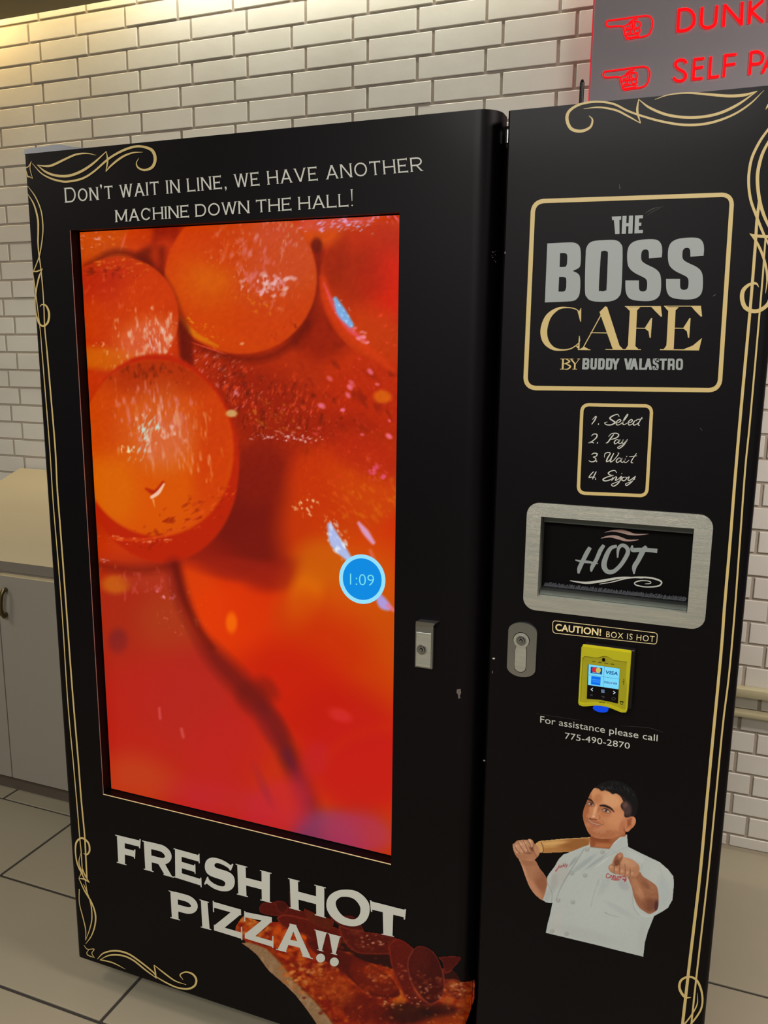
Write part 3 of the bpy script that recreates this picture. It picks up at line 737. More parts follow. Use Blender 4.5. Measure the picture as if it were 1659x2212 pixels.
    wet(400, 1120, 130, 34, -28, (150,30,8), .7, 8, 150, 1.8, .56, 49, k0); wet(420, 1110, 120, 30, -30, (232,90,40), .7, 6, 150, 1.8, .6, 50, k0); wet(270, 1166, 100, 8, 2, (240,140,100), .8, 6, 0, 1.6, .52, 51); p.line([(215,1160),(300,1166),(380,1148),(440,1104)], 5, (226,84,30), .6, 5, k0); wet(225, 1212, 20, 6, 0, (250,170,160), .9, 5, 0, 1.6, .5, 52)
    # dark hollow
    p.blob(545, 1120, 110, 130, 0, (118,22,20), .96, .75, 1-k0); p.blob(560, 1020, 70, 70, 0, (134,28,20), .85, .9, 1-k0); p.blob(450, 1215, 80, 50, 10, (140,26,22), .8, .9, 1-k0); p.blob(600, 1180, 80, 60, 0, (124,24,22), .85, .9)
    # right mass
    k = p.blob(770, 1130, 165, 185, 14, (202,60,6), .95, .45); p.blob(700, 1030, 70, 60, 0, (200,56,6), .8, 1); p.blob(800, 1060, 90, 60, 30, (208,76,8), .7, 1); p.blob(800, 990, 90, 40, 24, (180,36,20), .6, .9)
    wet(770, 1080, 110, 90, 20, (234,96,30), .55, 7, 60, 1.8, .6, 53); wet(760, 1000, 120, 70, 24, (230,60,60), .6, 5, 60, 1.8, .68, 54); wet(820, 1020, 30, 20, 40, (232,80,120), .9, 9, 40, 1.4, .42, 55); wet(662, 1095, 26, 22, 30, (250,200,150), .95, 5, 60, 1.8, .5, 56); wet(800,1080,90,60,20,(222,130,20),.5,9,60,2,.58,57)
    # lower half
    m_ = np.clip((Y-1190-(X-380)*.9)/60, 0, 1) if False else 0
    p.blob(330, 1370, 190, 170, 0, (172,44,36), .95, .7, 1-k0); p.blob(370, 1350, 70, 80, 0, (176,66,40), .7, 1.1, 1-k0); p.blob(250, 1262, 30, 20, 0, (206,110,34), .8, .9, 1-k0); p.blob(330, 1250, 60, 26, 0, (180,56,44), .8, 1, 1-k0); p.blob(255, 1385, 20, 26, 0, (120,34,50), .7, 1); p.blob(350, 1600, 230, 190, 0, (190,36,40), .9, .8); p.blob(290, 1690, 90, 60, 8, (196,72,40), .7, 1.1); p.blob(430, 1520, 110, 110, 0, (184,40,44), .7, 1)
    p.line([(216,1222),(300,1232),(370,1222)], 16, (110,20,16), .6, 22, 1-k0)
    k2 = p.poly([(388,1222),(470,1236),(560,1260),(640,1220),(720,1170),(800,1150),(900,1150),(900,1700),(800,1720),(700,1680),(620,1560),(540,1480),(468,1416),(425,1360),(400,1300)], (212,50,4), .95, 34)
    p.blob(430, 1290, 50, 80, -20, (222,72,6), .85, .9, k2); p.blob(490, 1340, 90, 80, 20, (232,64,2), .85, .9, k2); p.blob(600, 1330, 100, 70, 10, (222,56,4), .7, 1); p.blob(610, 1242, 70, 34, -12, (150,28,22), .75, .9); p.blob(520, 1230, 90, 24, 6, (160,34,26), .7, 1)
    p.blob(770, 1290, 130, 130, 20, (212,98,4), .85, 1.1); p.blob(660, 1290, 34, 70, 12, (230,128,2), .85, 1.0); p.blob(700, 1215, 60, 46, 20, (208,104,6), .8, 1); p.blob(650, 1330, 60, 60, 0, (206,76,4), .6, 1); p.blob(810, 1440, 70, 130, 10, (206,84,2), .85, 1); p.blob(700, 1430, 110, 110, 0, (206,48,2), .8, 1); p.blob(500, 1345, 12, 22, 0, (250,116,2), .9, .9); p.blob(800, 1500, 60, 60, 0, (206,62,2), .7, 1)
    p.blob(640, 1500, 130, 90, 30, (204,30,14), .75, 1); p.blob(740, 1560, 110, 80, 0, (196,26,18), .75, 1)
    wet(300, 1260, 100, 40, 8, (226,100,90), .5, 8, 84, 2.4, .58, 58, 1-k0); wet(352, 1282, 22, 14, 30, (248,140,150), .9, 7, 60, 1.5, .45, 59); wet(400, 1330, 50, 60, 60, (240,120,90), .8, 5, 60, 1.8, .66, 60); p.line([(420,1338),(426,1352)], 4, (244,150,140), .8, 3); p.line([(344,1530),(346,1552)], 5, (222,90,84), .7, 5); p.line([(392,1575),(396,1592)], 6, (222,96,84), .7, 5)
    p.line([(375,1222),(392,1290),(425,1365),(470,1425),(540,1500),(590,1575),(635,1655),(660,1730),(668,1800)], [24,24,20,40,46,34,44,52,60], (118,24,34), .85, 30)
    p.line([(380,1222),(398,1290),(428,1355),(460,1400)], [16,14,10,8], (96,16,14), .6, 12); p.blob(545, 1510, 40, 30, 50, (110,22,34), .6, .9); p.blob(578, 1488, 18, 30, -40, (124,26,26), .55, 1.2); p.blob(590, 1570, 26, 60, -30, (100,22,44), .6, .9); p.line([(620,1630),(645,1680),(662,1730)], 26, (92,24,60), .75, 26)
    p.blob(780, 1650, 120, 110, 10, (200,26,36), .85, .8); p.line([(700,1640),(760,1590),(845,1570)], [10,20,20], (206,44,10), .5, 30); p.blob(735, 1545, 26, 14, 20, (216,48,60), .7, 1); p.blob(680, 1640, 30, 40, 20, (196,34,56), .6, 1)
    p.blob(700, 1810, 80, 60, 14, (138,58,96), .85, .9); p.blob(780, 1800, 80, 50, 10, (176,52,84), .75, 1); p.blob(600, 1740, 60, 80, 60, (204,40,60), .75, .9); p.blob(500, 1740, 130, 50, 14, (196,38,58), .7, 1); p.blob(565, 1690, 10, 50, -24, (160,38,60), .5, 1); p.blob(500, 1620, 90, 90, 20, (196,34,44), .6, 1)
    # bright wet streaks near the timer
    p.line([(712,1134),(726,1172),(752,1205)], [10,26,14], (176,196,250), .95, 6); p.line([(775,1130),(790,1150),(806,1172)], [6,13,8], (226,160,205), .95, 6); p.line([(800,1190),(812,1220),(822,1250)], [8,10,6], (226,110,100), .7, 6); p.line([(818,1288),(828,1304),(838,1312)], [14,22,14], (176,160,236), .95, 7); p.line([(838,1308),(850,1318)], [8,8], (240,120,150), .8, 6)
    wet(730, 1165, 20, 44, -24, (240,244,255), .9, 6, 60, 2, .5, 61)
    p.blob(826, 857, 19, 14, 6, (222,110,8), .85, .7); p.blob(500, 893, 12, 8, 0, (220,180,110), .85, .8); p.specks(14, (690, 800, 860, 960), (2.5, 5), (244,110,140), .9, 62, deg=30)
    p.C += ((n3-.5)[..., None]*np.array([8, 6, 3]))*np.clip((1150-Y)/200, 0, 1)[..., None]
    p.C *= .97
    p.C[..., 2] *= np.clip(p.C[..., 2]/66, .5, 1); p.C[..., 1] *= np.clip(.90+p.C[..., 2]/900, 0, 1)
    bright = .90+.0*X
    return X, Y, p.C, P
X_, Y_, C_, P_ = paint_screen()
scr = grid_mesh('display_screen', X_, Y_, C_, None, lambda a, b: P_.reshape(-1, 3), M['screen'], vm, label='lit portrait screen showing a close-up of red pizza topping')
# the timer badge on the screen
def ell(cx, cy, rx, ry, rot=0, n=40):
    a = np.linspace(0, 2*math.pi, n+1)[:-1]; t = math.radians(rot)
    x, y = rx*np.cos(a), ry*np.sin(a); return np.column_stack([cx+x*math.cos(t)-y*math.sin(t), cy+x*math.sin(t)+y*math.cos(t)])
Dec(Y=.0262).poly(ell(782.5, 1251, 49.5, 54, -20)).build('timer_ring', M['e_ring'], scr)
Dec(Y=.0259).poly(ell(782.5, 1251, 41.5, 45.5, -20)).build('timer_disc', M['e_blue'], scr)
Dec(Y=.0256).text('1:09', ((756,1263),(808,1266),(808,1240),(756,1237)), -.012).build('timer_digits', M['e_digit'], scr)

# right-hand column with an opening for the hatch
HX0, HX1, HZ0, HZ1 = .9575, 1.197, 1.0875, 1.2255
cm = MB()
outer = [(BL_+.001, ZB), (BR_-.001, ZB), (BR_-.001, ZT2), (BL_+.001, ZT2)]
rb = .010
cp = [(BL_, .058), (BL_, .003), (BL_+.003, 0), (HX0, 0)]
rp_ = [(HX1, 0), (BR_-rb-.003, 0)]+[(BR_-rb+rb*math.sin(a), rb-rb*math.cos(a)) for a in np.linspace(0, math.pi/2, 7)]+[(BR_, rb+.003), (BR_, .058)]
def strip2(pr, z0, z1):
    n = len(pr); cm.add([(x, y, z0) for x, y in pr]+[(x, y, z1) for x, y in pr], [(i, i+1, n+i+1, n+i) for i in range(n-1)])
strip2(cp, ZB, ZT2); strip2(rp_, ZB, ZT2); strip2([(HX0, 0), (HX1, 0)], ZB, HZ0); strip2([(HX0, 0), (HX1, 0)], HZ1, ZT2)
fl = cp+rp_; n = len(fl)
cm.add([(x, y, ZT2) for x, y in fl], [tuple(range(n))]); cm.add([(x, y, ZB) for x, y in fl], [tuple(range(n-1, -1, -1))])
cm.add([(BL_,.058,ZB),(BR_,.058,ZB),(BR_,.058,ZT2),(BL_,.058,ZT2)], [(0,1,2,3)])
MB_col = cm.build('control_column', M['black'], vm, smooth=True, recalc=False)
bm = bmesh.new(); bm.from_mesh(MB_col.data); bmesh.ops.remove_doubles(bm, verts=bm.verts[:], dist=1e-5); bm.to_mesh(MB_col.data); bm.free(); MB_col.data.set_sharp_from_angle(angle=math.radians(30))
# near-black strip painted as gap shade, plus top hinge knuckle between the fronts
MB().box((DR-.004, .045, ZB+.01), (BL_+.004, .07, ZT-.05)).build('gap_shade', M['dark'], vm)
MB().cyl((.8685, .040, ZT-.045), .0052, (0,0,1), .02, 14).build('hinge', M['chrome'], vm, smooth=True)

# delivery hatch ----------------------------------------------------------
hatch = MB()
hatch.prism(rrect(.9335, 1.0625, 1.2245, 1.2485, .021), -.0035, -.0002, holes=[[(HX0,HZ0),(HX1,HZ0),(HX1,HZ1),(HX0,HZ1)][::-1]])
ya, yb = -.0035, .034
o = [(HX0,HZ0),(HX1,HZ0),(HX1,HZ1),(HX0,HZ1)]
hatch.add([(x, ya, z) for x, z in o]+[(x, yb, z) for x, z in o], [(k, (k+1) % 4, (k+1) % 4+4, k+4) for k in range(4)])
ht = hatch.build('delivery_hatch', M['steel'], vm, label='brushed steel hatch frame', recalc=False)
MB().box((HX0-.001, .032, HZ0-.001), (HX1+.001, .036, HZ1+.001)).build('hatch_flap', M['gloss'], ht, label='black flap')
HY = .0315
def hz(x, y): return (1130+x/3.95, 1080+y/3.95)
d = Dec(Y=HY)
S_ = lambda pts, w, **k: d.stroke([hz(*p) for p in pts], [q/3.95 for q in w] if hasattr(w, '__len__') else w/3.95, **k)
S_([(572,405),(545,450),(505,530),(480,585),(472,628)], [32,38,36,36,16]); S_([(690,385),(660,430),(625,510),(590,570),(580,612)], [28,36,34,34,14]); S_([(445,512),(500,525),(560,530),(640,545)], [10,20,22,8])
S_([(800,392),(745,415),(705,490),(690,560),(715,608),(765,612),(820,570),(870,500),(895,440),(878,400),(840,388),(812,420),(806,492)], [24,34,42,46,40,36,34,36,36,34,30,26,12])
S_([(930,388),(935,425),(1000,425),(1080,428),(1145,435)], [14,36,34,34,38]); S_([(1052,395),(1025,430),(985,510),(950,570),(946,632)], [24,44,40,40,12])
d.build('hot_lettering', M['silver'], ht)
d = Dec(Y=HY)
S_([(400,688),(480,702),(560,706),(680,690),(800,668),(900,660),(1020,668)], [6,14,20,22,18,10,4]); S_([(650,718),(760,700),(860,674),(960,660),(1080,664),(1160,685),(1182,708),(1150,735),(1050,742),(970,728),(952,708),(985,692),(1040,688),(1085,697),(1085,712),(1040,716)], [4,8,10,12,14,14,12,12,10,10,10,10,8,7,6,4])
d.build('underline_swirl', M['white'], ht)
pinkish = mat('rose_grey_vinyl', (168,140,132), .45)
for pts in ([(695,278),(760,258),(840,252),(900,268),(960,288),(1072,290),(980,302),(900,298),(830,280),(760,270)], [(662,328),(720,306),(790,302),(850,322),(900,338),(988,338),(930,352),(870,352),(810,336),(740,320)]):
    Dec(Y=HY).poly([hz(*p) for p in pts], smooth=True).build('steam_wave', pinkish, ht)
br = MB(); rs = random.Random(2)
for i in range(420):
    x = HX0+.004+(HX1-HX0-.008)*i/420; z0 = HZ0+.0105+rs.uniform(-.0006,.0006); dx = rs.uniform(.001,.005)
    t = .00035; hgt = rs.uniform(.005, .0085)
    br.add([(x-t, .0285, z0), (x+t, .0285, z0), (x+t+dx, .026, z0+hgt), (x-t+dx, .026, z0+hgt)], [(0,1,2,3)])
bo = br.build('brush_strip', mat('grey_bristle', (96,98,104), .35), ht, recalc=False); bo['kind'] = 'stuff'
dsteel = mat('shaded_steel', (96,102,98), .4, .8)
MB().box((HX0+.001, .010, HZ0+.0005), (HX1-.001, .0315, HZ0+.0085)).build('sill', dsteel, ht)
MB().box((HX0, -.0037, HZ0-.0006), (HX1, -.001, HZ0+.0004)).build('sill_lip', M['steel'], ht)
MB().box((HX0+.001, .018, HZ1-.0125), (HX1-.001, .0315, HZ1-.0005)).build('top_plate', dsteel, ht)

# locks -------------------------------------------------------------------
def fw(px, py, Y=0): p = px2w(px, py, Y); return float(p[0]), float(p[2])
x0, z1 = fw(897, 1350, -.008); x1, z0 = fw(934, 1449, -.008); x1 += .003
x0b, _ = fw(896, 1448)
lk = MB().box((x0, -.008, z0+.002), (x1-.003, .0, z1), .0015).build('door_lock', M['chrome'], vm, 'chrome rectangular T-handle lock')
lm = MB(); q4 = [px2w(*p) for p in ((897.5,1352.5,-.0082),(933,1357,-.0082),(940,1347,-.015),(898.5,1342,-.015))]
lm.add([tuple(q) for q in q4]+[(q[0]+(.004 if k > 1 else 0), 0, q[2]) for k, q in enumerate(q4)], [(0,1,2,3),(3,2,6,7),(0,3,7,4),(1,5,6,2),(4,7,6,5),(0,4,5,1)])
lm.build('pull_lip', M['chrome'], lk)
MB().box((x0+.0025, -.0095, z0+.005), (x1-.0065, -.0078, z1-.012), .0008).build('handle_plate', M['steel'], lk)
def cyl_lock(parent, cx, cz, r, y):
    MB().cyl((cx, y, cz), r, (0,-1,0), .0012, 28).build('lock_ring', M['chrome'], parent, smooth=True)
    MB().cyl((cx, y-.0012, cz), r*.72, (0,-1,0), .001, 28).build('lock_ring', M['blackm'], parent, smooth=True)
    MB().cyl((cx, y-.0022, cz), r*.66, (0,-1,0), .001, 28).build('lock_ring', M['chrome'], parent, smooth=True)
    MB().cyl((cx, y-.0032, cz), r*.36, (0,-1,0), .0005, 24).box((cx-r*.08, y-.0038, cz+r*.2), (cx+r*.08, y-.003, cz+r*.5)).build('keyway', M['dark'], parent)
    MB().cyl((cx, y-.0037, cz), r*.26, (0,-1,0), .0015, 20).build('lock_pin', M['chrome'], parent, smooth=True)
cx, cz = fw(911, 1403, -.009); cyl_lock(lk, cx, cz, .0095, -.0092)
x0, z1 = fw(1099, 1341, -.006); x1, z0 = fw(1156, 1467, -.006); xb0, _ = fw(1096, 1440, -.006); x0 = (x0+xb0)/2
cx = (x0+x1)/2-.0005; z1 -= .0005; hw = (x1-x0)/2
def stadium(cx, hw, z0, z1, cut):
    p = []
    for a in np.linspace(0, math.pi, 15): p.append((cx+hw*math.cos(a), z1-cut+cut*math.sin(a)))
    for a in np.linspace(math.pi, 2*math.pi, 15): p.append((cx+hw*math.cos(a), z0+cut+cut*math.sin(a)))
    return p
l2 = MB().prism(stadium(cx, hw, z0, z1, .016), -.006, 0).build('door_lock', M['chrome'], vm, 'chrome oblong lock plate', smooth=True)
kc = (cx-.0015, fw(1125, 1383, -.006)[1])
key = [(kc[0]+.0135*math.cos(a), kc[1]+.0135*math.sin(a)) for a in np.linspace(-.9, math.pi+.9, 22)]
key += [(kc[0]-.0098, kc[1]-.02)]+[(kc[0]+.0098*math.cos(a), z0+.019+.0098*math.sin(a)) for a in np.linspace(math.pi, 2*math.pi, 11)]+[(kc[0]+.0098, kc[1]-.02)]
MB().prism([(kc[0]+(x-kc[0])*1.07, kc[1]-.014+(z-kc[1]+.014)*1.03) for x, z in key], -.0063, -.0055).build('handle_groove', M['dark'], l2)
MB().prism(key, -.0072, -.0055).build('fold_handle', M['steel'], l2, smooth=True)
cyl_lock(l2, kc[0], kc[1], .0088, -.0072)

# card reader -------------------------------------------------------------
cr_z = lambda x, y: (1225+x/9.759, 1380+y/9.759)
YR = -.026
q = [px2w(*cr_z(*p), YR) for p in ((305,155),(1365,300),(1245,1575),(230,1400))]
rx0 = (q[0][0]+q[3][0])/2; rx1 = (q[1][0]+q[2][0])/2; rz1 = (q[0][2]+q[1][2])/2; rz0 = (q[2][2]+q[3][2])/2
reader = MB().box((rx0+.003, -.014, rz0+.003), (rx1+.006, .0, rz1+.001), .002).build('card_reader', M['blackm'], vm, 'black back box of the yellow card reader')
def RU(u, v): return rx0+(rx1-rx0)*u, rz0+(rz1-rz0)*v
hs = MB()
loop = [RU(0, .05), RU(.02, .012), RU(.1, .0), RU(.18, .012)]+[RU(.18+.64*t, .012+.045*math.sin(math.pi*t)) for t in np.linspace(.06, .94, 13)]+[RU(.82, .012), RU(.9, 0), RU(.98, .012), RU(1, .05), RU(1, .98), RU(.98, 1), RU(.02, 1), RU(0, .98)]
hs.prism(loop, YR+.004, -.0135)
# raised rim: inset the front face
ri = [RU(.035,.06)]+[RU(.1+.8*t, .045+.05*math.sin(math.pi*t)) for t in np.linspace(0,1,13)]+[RU(.965,.06), RU(.965,.45), RU(.93,.55), RU(.93,.80)]+[RU(.93-.86*t, .845-.012*0+.045*max(0, math.cos((t-.5)*math.pi/.36))*(abs(t-.5) < .18)) for t in np.linspace(0,1,25)]+[RU(.035,.80)]
hs.prism(loop, YR, YR+.0042, holes=[ri[::-1]])
yh = hs.build('housing', M['yellow'], reader, label='bright yellow plastic housing')
MB().prism(ri, YR+.003, YR+.0045).build('front_plate', M['yellowd'], reader)
def RQ(pts, Y): return Dec(Y=Y)
YS = YR+.0024
def rdec(pts, name, m_, Y, smooth=False): return Dec(Y=Y).poly([cr_z(*p) for p in pts], smooth=smooth).build(name, m_, reader)
rdec([(440,535),(1115,625),(1070,1365),(900,1325),(700,1285),(415,1262)], 'key_panel', M['gloss'], YS)
rdec([(455,537),(1112,628),(1085,1065),(440,970)], 'payment_screen', M['e_white'], YS-.0005)
for pts, w in (([(787,585),(762,1015)], 7), ([(445,757),(1098,848)], 7)):
    Dec(Y=YS-.0008).stroke([cr_z(*p) for p in pts], w/9.76).build('screen_divider', M['e_line'], reader)
Dec(Y=YS-.0008).poly([cr_z(*p) for p in [(500,585),(742,615),(735,752),(492,722)]]).build('card_logo', M['e_navy'], reader)
Dec(Y=YS-.0011).poly(ell(*cr_z(575,652), 5.4, 6, 0, 24)).build('logo_circle', M['e_red'], reader)
Dec(Y=YS-.0013).poly(ell(*cr_z(658,662), 5.4, 6, 0, 24)).build('logo_circle', M['e_yel'], reader)
Dec(Y=YS-.0011).stroke([cr_z(535,706), cr_z(695,728)], .9).build('logo_text', M['e_white'], reader)
Dec(Y=YS-.0008).text('VISA', [cr_z(*p) for p in ((822,735),(1068,768),(1062,695),(815,660))], .02, italic=.25).build('card_logo', M['e_navy'], reader)
Dec(Y=YS-.0008).poly([cr_z(*p) for p in [(512,780),(710,810),(698,985),(503,958)]]).build('card_logo', M['e_amex'], reader)
dd = Dec(Y=YS-.0011).text('AMERICAN', [cr_z(*p) for p in ((522,868),(694,892),(694,858),(522,836))], .01); dd.text('EXPRESS', [cr_z(*p) for p in ((540,912),(694,932),(694,902),(540,882))], .01); dd.build('logo_text', mat('lit_pale_blue', (0,0,0), .6, emit=(60,160,250)), reader)
Dec(Y=YS-.0008).text('DISC', [cr_z(*p) for p in ((785,930),(912,948),(912,905),(785,888))], .02).text('VER', [cr_z(*p) for p in ((960,955),(1058,968),(1058,928),(960,912))], .02).build('card_logo', M['e_navy'], reader)
Dec(Y=YS-.0008).poly(ell(*cr_z(936,930), 1.9, 2.1, 0, 16)).build('logo_circle', mat('lit_rose', (0,0,0), .6, emit=(170,110,160)), reader)
for pts in ([(545,1035),(505,1065),(540,1100)], [(972,1102),(1012,1135),(970,1162)]):
    Dec(Y=YS-.0006).stroke([cr_z(*p) for p in pts], 1.6, smooth=False).build('key_symbol', M['e_key'], reader)
d = Dec(Y=YS-.0006)
for k in range(4): d.stroke([cr_z(718,1070+19*k), cr_z(790,1080+18*k)], 1.0)
d.build('key_symbol', mat('lit_soft_key', (0,0,0), .6, emit=(120,150,185)), reader)
dim = mat('dim_key', (70,66,72), .6); d = Dec(Y=YS-.0006)
d.stroke([cr_z(490,1168), cr_z(540,1208)], .9).stroke([cr_z(535,1165), cr_z(490,1210)], .9)
d.stroke([cr_z(725,1212), cr_z(775,1215), cr_z(782,1238), cr_z(745,1248)], .9).stroke([cr_z(*p) for p in ((980,1230),(1015,1250),(1010,1280),(980,1290),(950,1275),(950,1245))], .9, closed=True)
d.build('key_symbol', dim, reader)
d = Dec(Y=YR+.0024); [d.stroke([cr_z(528+130*k, 474+19*k), cr_z(602+130*k, 484+19*k)], 1.9, smooth=False) for k in range(4)]
d.build('indicator_slot', mat('olive_slot', (92,90,16), .6), reader)
MB().cyl((*px2w(*cr_z(765,445), YR).tolist()[:1], YR+.003, px2w(*cr_z(765,445), YR)[2]), .0024, (0,-1,0), .0035, 18).build('camera_eye', M['dark'], reader)
Dec(Y=YR+.0024).text('NAYAX', [cr_z(*p) for p in ((672,1345),(798,1362),(800,1335),(674,1318))], .01).build('maker_lettering', M['dark'], reader)
Dec(Y=YR+.0024).stroke([cr_z(*p) for p in ((1180,855),(1200,860),(1198,910),(1175,895),(1188,935),(1190,970))], .7, smooth=False).build('printed_symbol', M['dark'], reader)
Dec(Y=YR+.0024).stroke([cr_z(1110,1318), cr_z(1190,1332)], 1.7).stroke([cr_z(*p) for p in ((1128,1325),(1132,1375),(1165,1380),(1175,1330))], .8).build('printed_symbol', M['dark'], reader)
c = px2w(*cr_z(705,1475), -.022)
MB().prism([(c[0]+.0125*math.cos(t), c[2]+.0058*math.sin(t)) for t in np.linspace(0, 2*math.pi, 29)[:-1]], -.023, -.0138).build('status_light', M['e_led'], reader, 'glowing blue light', smooth=True)

# antenna on the roof -----------------------------------------------------
a1 = px2w(1258, 172, .4)
MB().cyl((a1[0], .4, ZT-.014), .012, (0,0,1), .01, 16).cyl((a1[0], .4, ZT-.006), .0045, (0,0,1), a1[2]-ZT, 14).cyl((a1[0], .4, a1[2]-.006), .0045, (0,0,1), .006, 14, .002).build('antenna', M['blackm'], vm, smooth=True)

# gold scrollwork ---------------------------------------------------------
def zz(ox, oy, s): return lambda pts: [(ox+x/s, oy+y/s) for x, y in pts]
def scroll(strokes, f, s, wk=1.0):
    d = Dec(eps=.0008)
    for pts, w in strokes: d.stroke(f(pts), [q/s*wk for q in w])
    return d
f3 = zz(0, 280, 3.95)
scroll([
 ([(315,302),(390,312),(450,302),(560,250),(650,212),(740,203),(822,218)], [3,16,20,18,16,10,2]),
 ([(315,300),(390,360),(480,392),(590,393),(700,352),(800,284),(908,186)], [3,16,20,22,22,18,6]),
 ([(275,288),(350,370),(430,415),(510,438),(580,443),(700,418),(800,358),(925,250),(1040,182),(1150,145),(1230,148),(1300,180),(1324,250),(1300,318),(1235,345),(1180,325),(1164,285),(1185,242)], [3,10,14,17,17,18,16,18,20,20,20,26,26,24,18,14,9,2]),
 ([(908,186),(918,270),(903,358)], [4,14,4]),
 ([(903,358),(950,305),(1040,235),(1130,198),(1220,192)], [6,16,18,12,2])], f3, 3.95).build('gold_scroll', M['gold'], vm)
scroll([
 ([(222,325),(245,312),(268,270)], [8,8,3]), ([(268,270),(256,330),(278,418)], [3,6,4]), ([(225,395),(250,402),(278,418)], [7,8,3]), ([(222,350),(232,385),(240,410)], [8,8,4]),
 ([(235,480),(300,570),(350,690),(366,820),(362,920),(340,1060),(310,1150),(280,1222)], [3,9,10,10,9,9,8,7]),
 ([(235,545),(290,640),(322,760),(326,860),(324,960),(332,1060),(344,1150),(354,1240),(364,1350),(374,1500),(382,1690),(402,1900)], [4,12,15,14,12,10,9,9,9,9,10,10]),
 ([(272,1212),(320,1208),(364,1186)], [6,12,4]), ([(362,1190),(330,1260),(304,1400),(300,1500),(312,1590),(340,1660)], [4,9,10,10,12,14]),
 ([(280,1222),(296,1330),(310,1440),(335,1640),(348,1760),(358,1900)], [7,8,8,7,7,7]), ([(345,1230),(318,1330),(306,1430)], [5,7,3]),
 ([(340,1512),(360,1492),(395,1505),(418,1565),(410,1640),(372,1676),(335,1655),(312,1600)], [3,10,14,18,18,16,14,8])], f3, 3.95).build('gold_scroll', M['gold'], vm)
f1 = zz(0, 960, 2.697); f2 = zz(0, 1640, 2.9625)
Lq = f1([(288,0),(310,340),(340,700),(365,1030),(395,1500)])+f2([(467,0),(490,260),(510,500),(520,600),(528,740)])
Rq = f1([(320,0),(333,250),(350,470),(375,800),(397,1100),(423,1450)])+f2([(500,0),(520,260),(541,480),(548,600),(556,760)])
d = Dec(eps=.0007); d.stroke([(358/3.95, 280+1890/3.95)]+Lq, 2.1); d.build('gold_line', M['gold'], vm)
d = Dec(eps=.0007); d.stroke([(401/3.95, 280+1890/3.95)]+Rq, 3.1); d.build('gold_line', M['gold'], vm)
scroll([
 ([(535,603),(556,610),(573,585),(565,535),(525,505),(490,530),(483,590),(495,670),(525,735),(545,775)], [3,10,11,11,12,12,9,8,8,5]),
 ([(503,762),(540,768),(573,790)], [3,10,3]), ([(527,700),(545,745),(573,790)], [6,8,3]), ([(520,590),(505,660),(520,720),(505,762)], [2,6,6,3]),
 ([(505,762),(540,840),(585,915),(610,990),(608,1060),(585,1130),(548,1182)], [4,8,9,10,9,7,3]),
 ([(535,800),(560,860),(582,930),(588,1020),(573,1090),(547,1160)], [4,6,7,7,6,3]), ([(507,830),(508,920),(530,1010),(548,1090),(548,1158)], [5,5,6,6,3]),
 ([(545,770),(560,860),(575,900)], [4,5,3]),
 ([(537,1190),(560,1216),(602,1215),(588,1242),(605,1272)], [3,5,5,5,3]), ([(560,1252),(556,1238),(570,1216)], [5,5,3]), ([(557,1250),(580,1262),(602,1268)], [6,6,3])], f2, 2.9625).build('gold_scroll', M['gold'], vm)
scroll([
 ([(622,1280),(665,1240),(740,1226),(820,1245),(900,1298),(985,1368),(1000,1402)], [3,9,11,11,10,9,5]),
 ([(640,1283),(700,1255),(780,1256),(850,1285),(930,1348),(1000,1400)], [3,9,10,10,9,5]), ([(640,1283),(720,1302),(802,1343)], [7,8,2]),
 ([(985,1316),(992,1350),(1002,1404)], [3,9,3]), ([(987,1318),(1050,1368),(1120,1418),(1192,1443)], [4,9,8,2]),
 ([(992,1388),(1060,1428),(1130,1460),(1200,1470),(1245,1450),(1256,1410),(1232,1375),(1188,1362),(1153,1380),(1172,1412)], [6,9,10,12,13,13,12,9,8,2])], f2, 2.9625).build('gold_scroll', M['gold'], vm)
g2 = zz(830, 0, 2.0012)
scroll([
 ([(885,500),(900,518),(890,550),(850,567),(808,556),(790,515),(802,478),(850,450),(920,440),(990,449),(1050,478),(1110,500),(1200,525),(1300,540),(1400,533),(1500,500),(1580,450),(1642,390)], [2,7,10,13,14,14,12,10,9,9,9,9,10,11,11,9,7,1]),
 ([(862,470),(930,464),(1000,476),(1050,500),(1107,532)], [2,7,9,8,3]), ([(1100,428),(1094,480),(1108,533)], [3,10,3]),
 ([(1100,430),(1150,467),(1230,498),(1330,508),(1430,495),(1520,457),(1612,394)], [3,10,12,12,12,11,3]),
 ([(1170,430),(1230,410),(1310,402),(1400,408),(1490,415),(1560,410),(1614,393)], [2,5,7,11,13,12,2])], g2, 2.0012).build('gold_scroll', M['gold'], vm)
g4 = zz(1500, 180, 4.252)
scroll([
 ([(740,330),(676,425),(600,535),(530,680),(502,820),(500,950),(520,1080),(570,1220),(630,1370),(700,1520)], [6,20,24,25,26,26,26,26,24,14]),
 ([(740,440),(676,545),(620,660),(585,800),(580,920),(600,1080),(640,1215),(710,1370)], [6,22,28,32,32,32,30,20]),
 ([(508,1380),(565,1400),(700,1410)], [4,26,26]), ([(508,1380),(560,1440),(620,1560),(658,1690),(668,1800),(653,1930)], [4,22,24,22,16,3]),
 ([(650,1400),(690,1500),(720,1600)], [10,18,10]), ([(655,240),(676,205),(700,180)], [4,20,24]),
 ([(592,1872),(565,1838),(505,1848),(450,1900),(438,1975),(465,2055),(535,2092),(610,2080),(680,2020),(705,1920)], [4,20,26,36,40,40,36,34,34,30])], g4, 4.252).build('gold_scroll', M['gold'], vm)
g6 = zz(1440, 900, 3.685); g7 = zz(1440, 1440, 2.863)
T1 = g4([(600,1060),(575,1250),(560,1480),(535,1800),(510,2100)])+g6([(587,0),(540,550),(505,1000),(462,1500),(440,1800),(409,2140)])+g7([(290,400),(247,850),(205,1300),(140,1850),(95,2240)])
